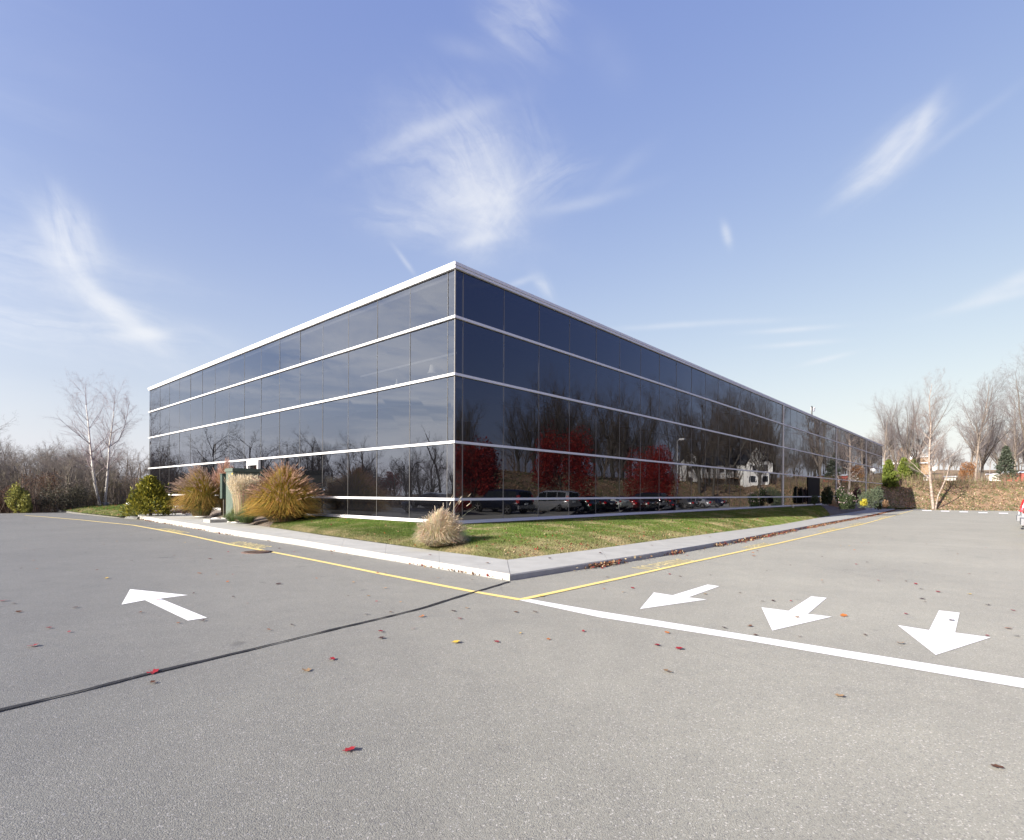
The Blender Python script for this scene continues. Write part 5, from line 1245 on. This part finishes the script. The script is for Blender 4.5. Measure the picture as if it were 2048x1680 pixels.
# ------------------------------------------------------------------ grass blades on the lawns
def blades(name, surf, n, dry, seed, hmul=1.0, power=2.0):
    global rng
    p, i = sample(surf, n, power=power); rows = int(surf[1][:, 0].max() and 10)
    e = (i % 10)/10.; r = np.random.default_rng(seed)
    nn = lambda s, o: np.array([mnoise((q[0]*s+o, q[1]*s, o)) for q in p.tolist()])*1.6; nzv = nn(.9, 3.1); nz3 = nn(2.6, 7.7); nz2 = nn(.35, 1.3)
    dr = np.clip((dry(p, e)+np.maximum(nzv, 0)*.55+np.maximum(nz3, 0)*.45-.12+r.normal(0, .15, n)), 0, 1)[:, None]
    gr = np.array([.105, .165, .028])*(1+.22*nz2[:, None])+r.normal(0, .015, (n, 3))*[1, 1, .3]; tan_ = np.array([.46, .38, .22])
    C = np.clip(gr*(1-dr)+tan_*dr, .01, 1)*r.uniform(.7, 1.3, (n, 1))
    az = r.uniform(0, 2*pi, n); w = .0045*np.maximum(1, p[:, 1]/9)[:, None]; h = r.uniform(.028, .06, (n, 1))*hmul*(1-.5*dr); sd = np.stack([np.cos(az), np.sin(az), np.zeros(n)], 1)*w
    lean = r.normal(0, .022, (n, 3)); tip = p+lean; tip[:, 2:3] = p[:, 2:3]+h
    V = np.stack([p-sd, p+sd, tip], 1).reshape(-1, 3)
    return tag(link(name, np_mesh(name, V, np.arange(3*n).reshape(-1, 3), np.repeat(C, 3, 0)), VG), kind='stuff')
blades('lawn_grass', lawnR, 330000, lambda p, e: .10+np.where(e < .35, .55*(1-e/.35), 0)*np.clip(1.7-p[:, 1]/14, .25, 1.2), 1, power=1.7)
blades('lawn_grass', lawnL, 150000, lambda p, e: .0+np.where(e < .25, .55*(1-e/.25), 0), 2, power=1.2)
blades('lawn_grass', lawnLL, 60000, lambda p, e: .02+np.where(e < .15, .3, 0), 3, 1.3, power=1.0)
blades('lawn_grass', lawnF, 16000, lambda p, e: .0*e, 4, 1.3, power=1.0)

# ------------------------------------------------------------------ sky, sun, camera
SUN_EL, SUN_AZ = radians(26), math.atan2(-.79, -.61)          # azimuth measured from +Y towards +X
sd = Vector((sin(SUN_AZ)*cos(SUN_EL), cos(SUN_AZ)*cos(SUN_EL), sin(SUN_EL)))
sun = bpy.data.lights.new('sun', 'SUN'); sun.energy = 4.2; sun.angle = radians(.5); sun.color = (1, .945, .86)
so = bpy.data.objects.new('sun', sun); COL.objects.link(so); so.rotation_euler = sd.to_track_quat('Z', 'Y').to_euler(); so.location = (0, 0, 60)
w = bpy.data.worlds.new('World'); S.world = w; w.use_nodes = True; nt = w.node_tree; L = nt.links.new; bg = nt.nodes['Background']
sky = nt.nodes.new('ShaderNodeTexSky'); sky.sky_type = 'NISHITA'; sky.sun_disc = False; sky.sun_elevation = SUN_EL; sky.sun_rotation = SUN_AZ
sky.altitude = 50; sky.air_density = 1.0; sky.dust_density = 1.6; sky.ozone_density = 3.0
bg.inputs[1].default_value = .10
tc = nt.nodes.new('ShaderNodeTexCoord'); DIR = tc.outputs['Generated']
def mt(op, *a):
    x = nt.nodes.new('ShaderNodeMath'); x.operation = op
    for i, q in enumerate(a):
        if isinstance(q, (int, float)): x.inputs[i].default_value = q
        else: L(q, x.inputs[i])
    return x.outputs[0]
def dot(v):
    x = nt.nodes.new('ShaderNodeVectorMath'); x.operation = 'DOT_PRODUCT'; L(DIR, x.inputs[0]); x.inputs[1].default_value = v; return x.outputs['Value']
def noise3(vec, sc, det, dist=0.0, ro=.6):
    t = nt.nodes.new('ShaderNodeTexNoise'); t.inputs['Scale'].default_value = sc; t.inputs['Detail'].default_value = det; t.inputs['Distortion'].default_value = dist; t.inputs['Roughness'].default_value = ro
    L(vec, t.inputs['Vector']); return t.outputs['Fac']
warp = noise3(DIR, 6, 4); warp2 = noise3(DIR, 22, 5)
def wisp(px, py, ang, a, b_, st, curve=0.0, streak=0.0, thr=.38):
    u, v = ray(px, py); c = Vector((u, 1, -v)).normalized(); e1 = Vector((0, 0, 1)).cross(c).normalized()*-1; e2 = c.cross(e1).normalized()
    if e2.z > 0: e2 = -e2                    # e1 to the right, e2 down
    an = radians(ang); f1 = e1*cos(an)+e2*sin(an); f2 = -e1*sin(an)+e2*cos(an)
    cd = mt('MAXIMUM', dot(c), .05); U = mt('DIVIDE', dot(f1), cd); V = mt('DIVIDE', dot(f2), cd)
    k = 1.12*F*c.y                                 # rough px scale at that direction
    U = mt('MULTIPLY', U, k/a); V = mt('MULTIPLY', V, k/b_)
    V = mt('ADD', V, mt('MULTIPLY', mt('SUBTRACT', warp, .5), 1.5))
    U = mt('ADD', U, mt('MULTIPLY', mt('SUBTRACT', warp2, .5), .8))
    if curve: V = mt('SUBTRACT', V, mt('MULTIPLY', mt('MULTIPLY', U, U), curve))
    r2 = mt('ADD', mt('MULTIPLY', U, U), mt('MULTIPLY', V, V)); m = mt('POWER', 2.718, mt('MULTIPLY', r2, -1.0))
    if streak:
        cb = nt.nodes.new('ShaderNodeCombineXYZ'); L(mt('MULTIPLY', U, .8*a/60), cb.inputs[0]); L(mt('MULTIPLY', V, streak*b_/20), cb.inputs[1]); cb.inputs[2].default_value = px*.013
        n_ = noise3(cb.outputs[0], .75, 7, .7, .56); m = mt('MULTIPLY', m, mt('MAXIMUM', mt('MULTIPLY', mt('SUBTRACT', n_, thr*.9), 2.9), 0.0))
    return mt('MULTIPLY', m, st)
WL = [(905,365,15,115,85,.38,0,.6,.22),(935,400,20,85,70,.28,0,0,.3),(955,330,50,85,45,.42,0,1.6,.36),(1005,335,62,60,24,.32,0,1.2,.34),(985,410,-58,68,34,.42,0,1.6,.35),(962,476,-14,52,9,.55,.3,0,.3),(962,455,-70,34,14,.40,0,1,.3),(850,262,-24,105,11,.34,.4,0,.3),(1165,407,-8,80,9,.26,-.35,0,.3),(1075,378,-22,75,30,.30,0,1.4,.34),(860,455,4,115,34,.28,0,1.0,.3),(1240,345,-30,50,12,.09,0,0,.3),(1060,290,70,55,30,.16,0,1.6,.33),
 (142,480,75,38,24,.85,0,1.2,.26),(150,440,60,26,14,.35,0,1.6,.3),(45,508,-3,120,20,.36,0,1.4,.26),(165,558,56,60,13,.45,0,1,.28),(228,622,36,56,14,.95,0,1.0,.25),(292,668,-14,30,8,.95,0,0,.3),(130,640,3,150,26,.34,0,1.8,.26),(90,570,6,130,12,.35,0,1.0,.3),(60,690,2,160,14,.18,0,1.2,.28),
 (1800,292,-36,34,17,.80,0,1.0,.24),(1846,242,-66,20,7,.6,.3,0,.3),(1752,335,-30,40,22,.36,0,1.6,.26),(1722,368,-26,36,8,.28,0,0,.3),(1905,270,-26,60,5,.10,0,0,.3),(1453,470,75,16,6,.60,0,0,.3),
 (1085,572,52,28,11,.50,0,.8,.25),(1045,562,-18,24,6,.30,0,0,.3),(1390,648,2,130,5,.30,0,0,.3),(1590,658,3,55,4,.42,0,0,.3),(1590,688,2,52,4,.38,0,0,.3),(1655,718,-9,30,4,.50,0,0,.3),(2030,568,-18,40,8,.55,0,0,.3),(2020,592,-5,55,5,.45,0,0,.3),
 (1042,28,30,46,38,.42,0,1.2,.26),(1010,80,30,30,6,.22,0,0,.3),(1215,115,45,40,26,.05,0,0,.32),(930,98,8,34,10,.12,0,0,.3),(808,522,50,24,4,.35,0,0,.3)]
tot = None
for q in WL:
    m = wisp(*q); tot = m if tot is None else mt('ADD', tot, m)
# cirrus veil in the west, mirrored by the left facade
mp = nt.nodes.new('ShaderNodeMapping'); mp.inputs['Scale'].default_value = (1.5, 1.2, 7.5); mp.inputs['Rotation'].default_value = (.10, .22, 0); L(DIR, mp.inputs[0])
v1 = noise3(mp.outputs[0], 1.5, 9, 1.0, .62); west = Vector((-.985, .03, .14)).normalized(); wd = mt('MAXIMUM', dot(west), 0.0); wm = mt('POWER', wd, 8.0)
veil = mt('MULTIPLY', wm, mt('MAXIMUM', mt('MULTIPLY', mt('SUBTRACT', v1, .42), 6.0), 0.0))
east = Vector((.93, -.30, .2)).normalized(); em = mt('POWER', mt('MAXIMUM', dot(east), 0.0), 6.0); veil2 = mt('MULTIPLY', em, mt('MAXIMUM', mt('MULTIPLY', mt('SUBTRACT', v1, .56), 2.2), 0.0))
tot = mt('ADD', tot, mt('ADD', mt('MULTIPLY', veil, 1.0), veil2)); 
fb = nt.nodes.new('ShaderNodeMapping'); fb.inputs['Rotation'].default_value = (.5, .35, .2); fb.inputs['Scale'].default_value = (10, 10, 22); L(DIR, fb.inputs[0])
fr_ = noise3(fb.outputs[0], 1.0, 8, .8, .62); tot = mt('MULTIPLY', tot, mt('MAXIMUM', mt('ADD', .10, mt('MULTIPLY', fr_, 1.75)), 0.0))
tot = mt('SUBTRACT', 1.0, mt('POWER', 2.718, mt('MULTIPLY', tot, -.95)))
tint = nt.nodes.new('ShaderNodeMixRGB'); tint.blend_type = 'MULTIPLY'; tint.inputs[0].default_value = 1; tint.inputs[2].default_value = (1.04, 1.03, 1.02, 1); 
sr = nt.nodes.new('ShaderNodeSeparateColor'); L(sky.outputs[0], sr.inputs[0]); cc = nt.nodes.new('ShaderNodeCombineColor')
for i_, (g_, k_) in enumerate(((.78, 1.255), (.69, 1.165), (.28, 2.13))): L(mt('MULTIPLY', mt('POWER', sr.outputs[i_], g_), k_), cc.inputs[i_])

sz = nt.nodes.new('ShaderNodeSeparateXYZ'); L(DIR, sz.inputs[0]); hz = mt('POWER', 2.718, mt('MULTIPLY', mt('MAXIMUM', sz.outputs[2], 0.0), -6.5))
hc = nt.nodes.new('ShaderNodeMixRGB'); L(mt('MULTIPLY', hz, .75), hc.inputs[0]); L(cc.outputs[0], hc.inputs[1]); hc.inputs[2].default_value = (3.35, 3.6, 3.75, 1)
L(hc.outputs[0], tint.inputs[1])
mx = nt.nodes.new('ShaderNodeMixRGB'); L(tot, mx.inputs[0]); 
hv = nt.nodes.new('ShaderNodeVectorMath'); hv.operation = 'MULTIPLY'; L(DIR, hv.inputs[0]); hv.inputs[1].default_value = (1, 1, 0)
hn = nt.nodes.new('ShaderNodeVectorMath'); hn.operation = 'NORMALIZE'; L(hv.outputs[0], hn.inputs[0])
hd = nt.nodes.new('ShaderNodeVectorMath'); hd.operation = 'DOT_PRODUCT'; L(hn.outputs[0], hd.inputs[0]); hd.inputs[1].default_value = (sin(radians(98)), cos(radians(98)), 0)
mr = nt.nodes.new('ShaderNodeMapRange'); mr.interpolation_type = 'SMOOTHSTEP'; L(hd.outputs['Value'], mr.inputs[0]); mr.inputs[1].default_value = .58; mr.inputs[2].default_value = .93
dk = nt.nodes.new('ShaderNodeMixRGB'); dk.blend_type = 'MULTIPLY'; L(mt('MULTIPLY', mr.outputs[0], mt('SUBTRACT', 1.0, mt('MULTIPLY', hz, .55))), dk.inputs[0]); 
wb = nt.nodes.new('ShaderNodeMixRGB'); wb.blend_type = 'MULTIPLY'; L(mt('MINIMUM', mt('MULTIPLY', mt('POWER', mt('MAXIMUM', dot(Vector((-.92, .04, .42)).normalized()), 0.0), 10.0), 1.3), 1.0), wb.inputs[0]); L(tint.outputs[0], wb.inputs[1]); wb.inputs[2].default_value = (.36, .48, .72, 1)  # western sky colour deepened between clouds, shaped for the left facade's reflection
L(wb.outputs[0], dk.inputs[1]); dk.inputs[2].default_value = (.46, .58, 1.05, 1)  # eastern sky colour darkened towards navy, shaped for the long facade's reflection
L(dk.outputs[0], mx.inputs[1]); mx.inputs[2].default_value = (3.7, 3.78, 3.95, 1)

gw = mt('ADD', 1.0, mt('MULTIPLY', mt('POWER', mt('MAXIMUM', dot(Vector((-.96, -.08, .22)).normalized()), 0.0), 9.0), 3.7))  # added gain brightening the unseen western sky that the left facade mirrors
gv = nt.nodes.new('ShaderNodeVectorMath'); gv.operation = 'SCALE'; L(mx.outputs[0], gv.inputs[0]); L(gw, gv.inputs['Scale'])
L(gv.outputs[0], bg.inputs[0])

cam = bpy.data.cameras.new('camera'); co = bpy.data.objects.new('camera', cam); COL.objects.link(co); S.camera = co
cam.sensor_width = 36; cam.lens = F/2048*36; cam.shift_y = (HY-840)/2048; cam.clip_end = 5000; cam.clip_start = .05
co.matrix_world = Matrix.Translation((0, 0, CH)) @ (Matrix.Rotation(radians(90), 4, 'X') @ Matrix.Rotation(RHO, 4, 'Z'))
S.view_settings.view_transform = 'Standard'; S.view_settings.look = 'None'; S.view_settings.gamma = 1; S.view_settings.exposure = 1.3
S.render.engine = 'CYCLES'; S.cycles.max_bounces = 8; S.cycles.transparent_max_bounces = 8
S.render.resolution_x = 1024; S.render.resolution_y = 840
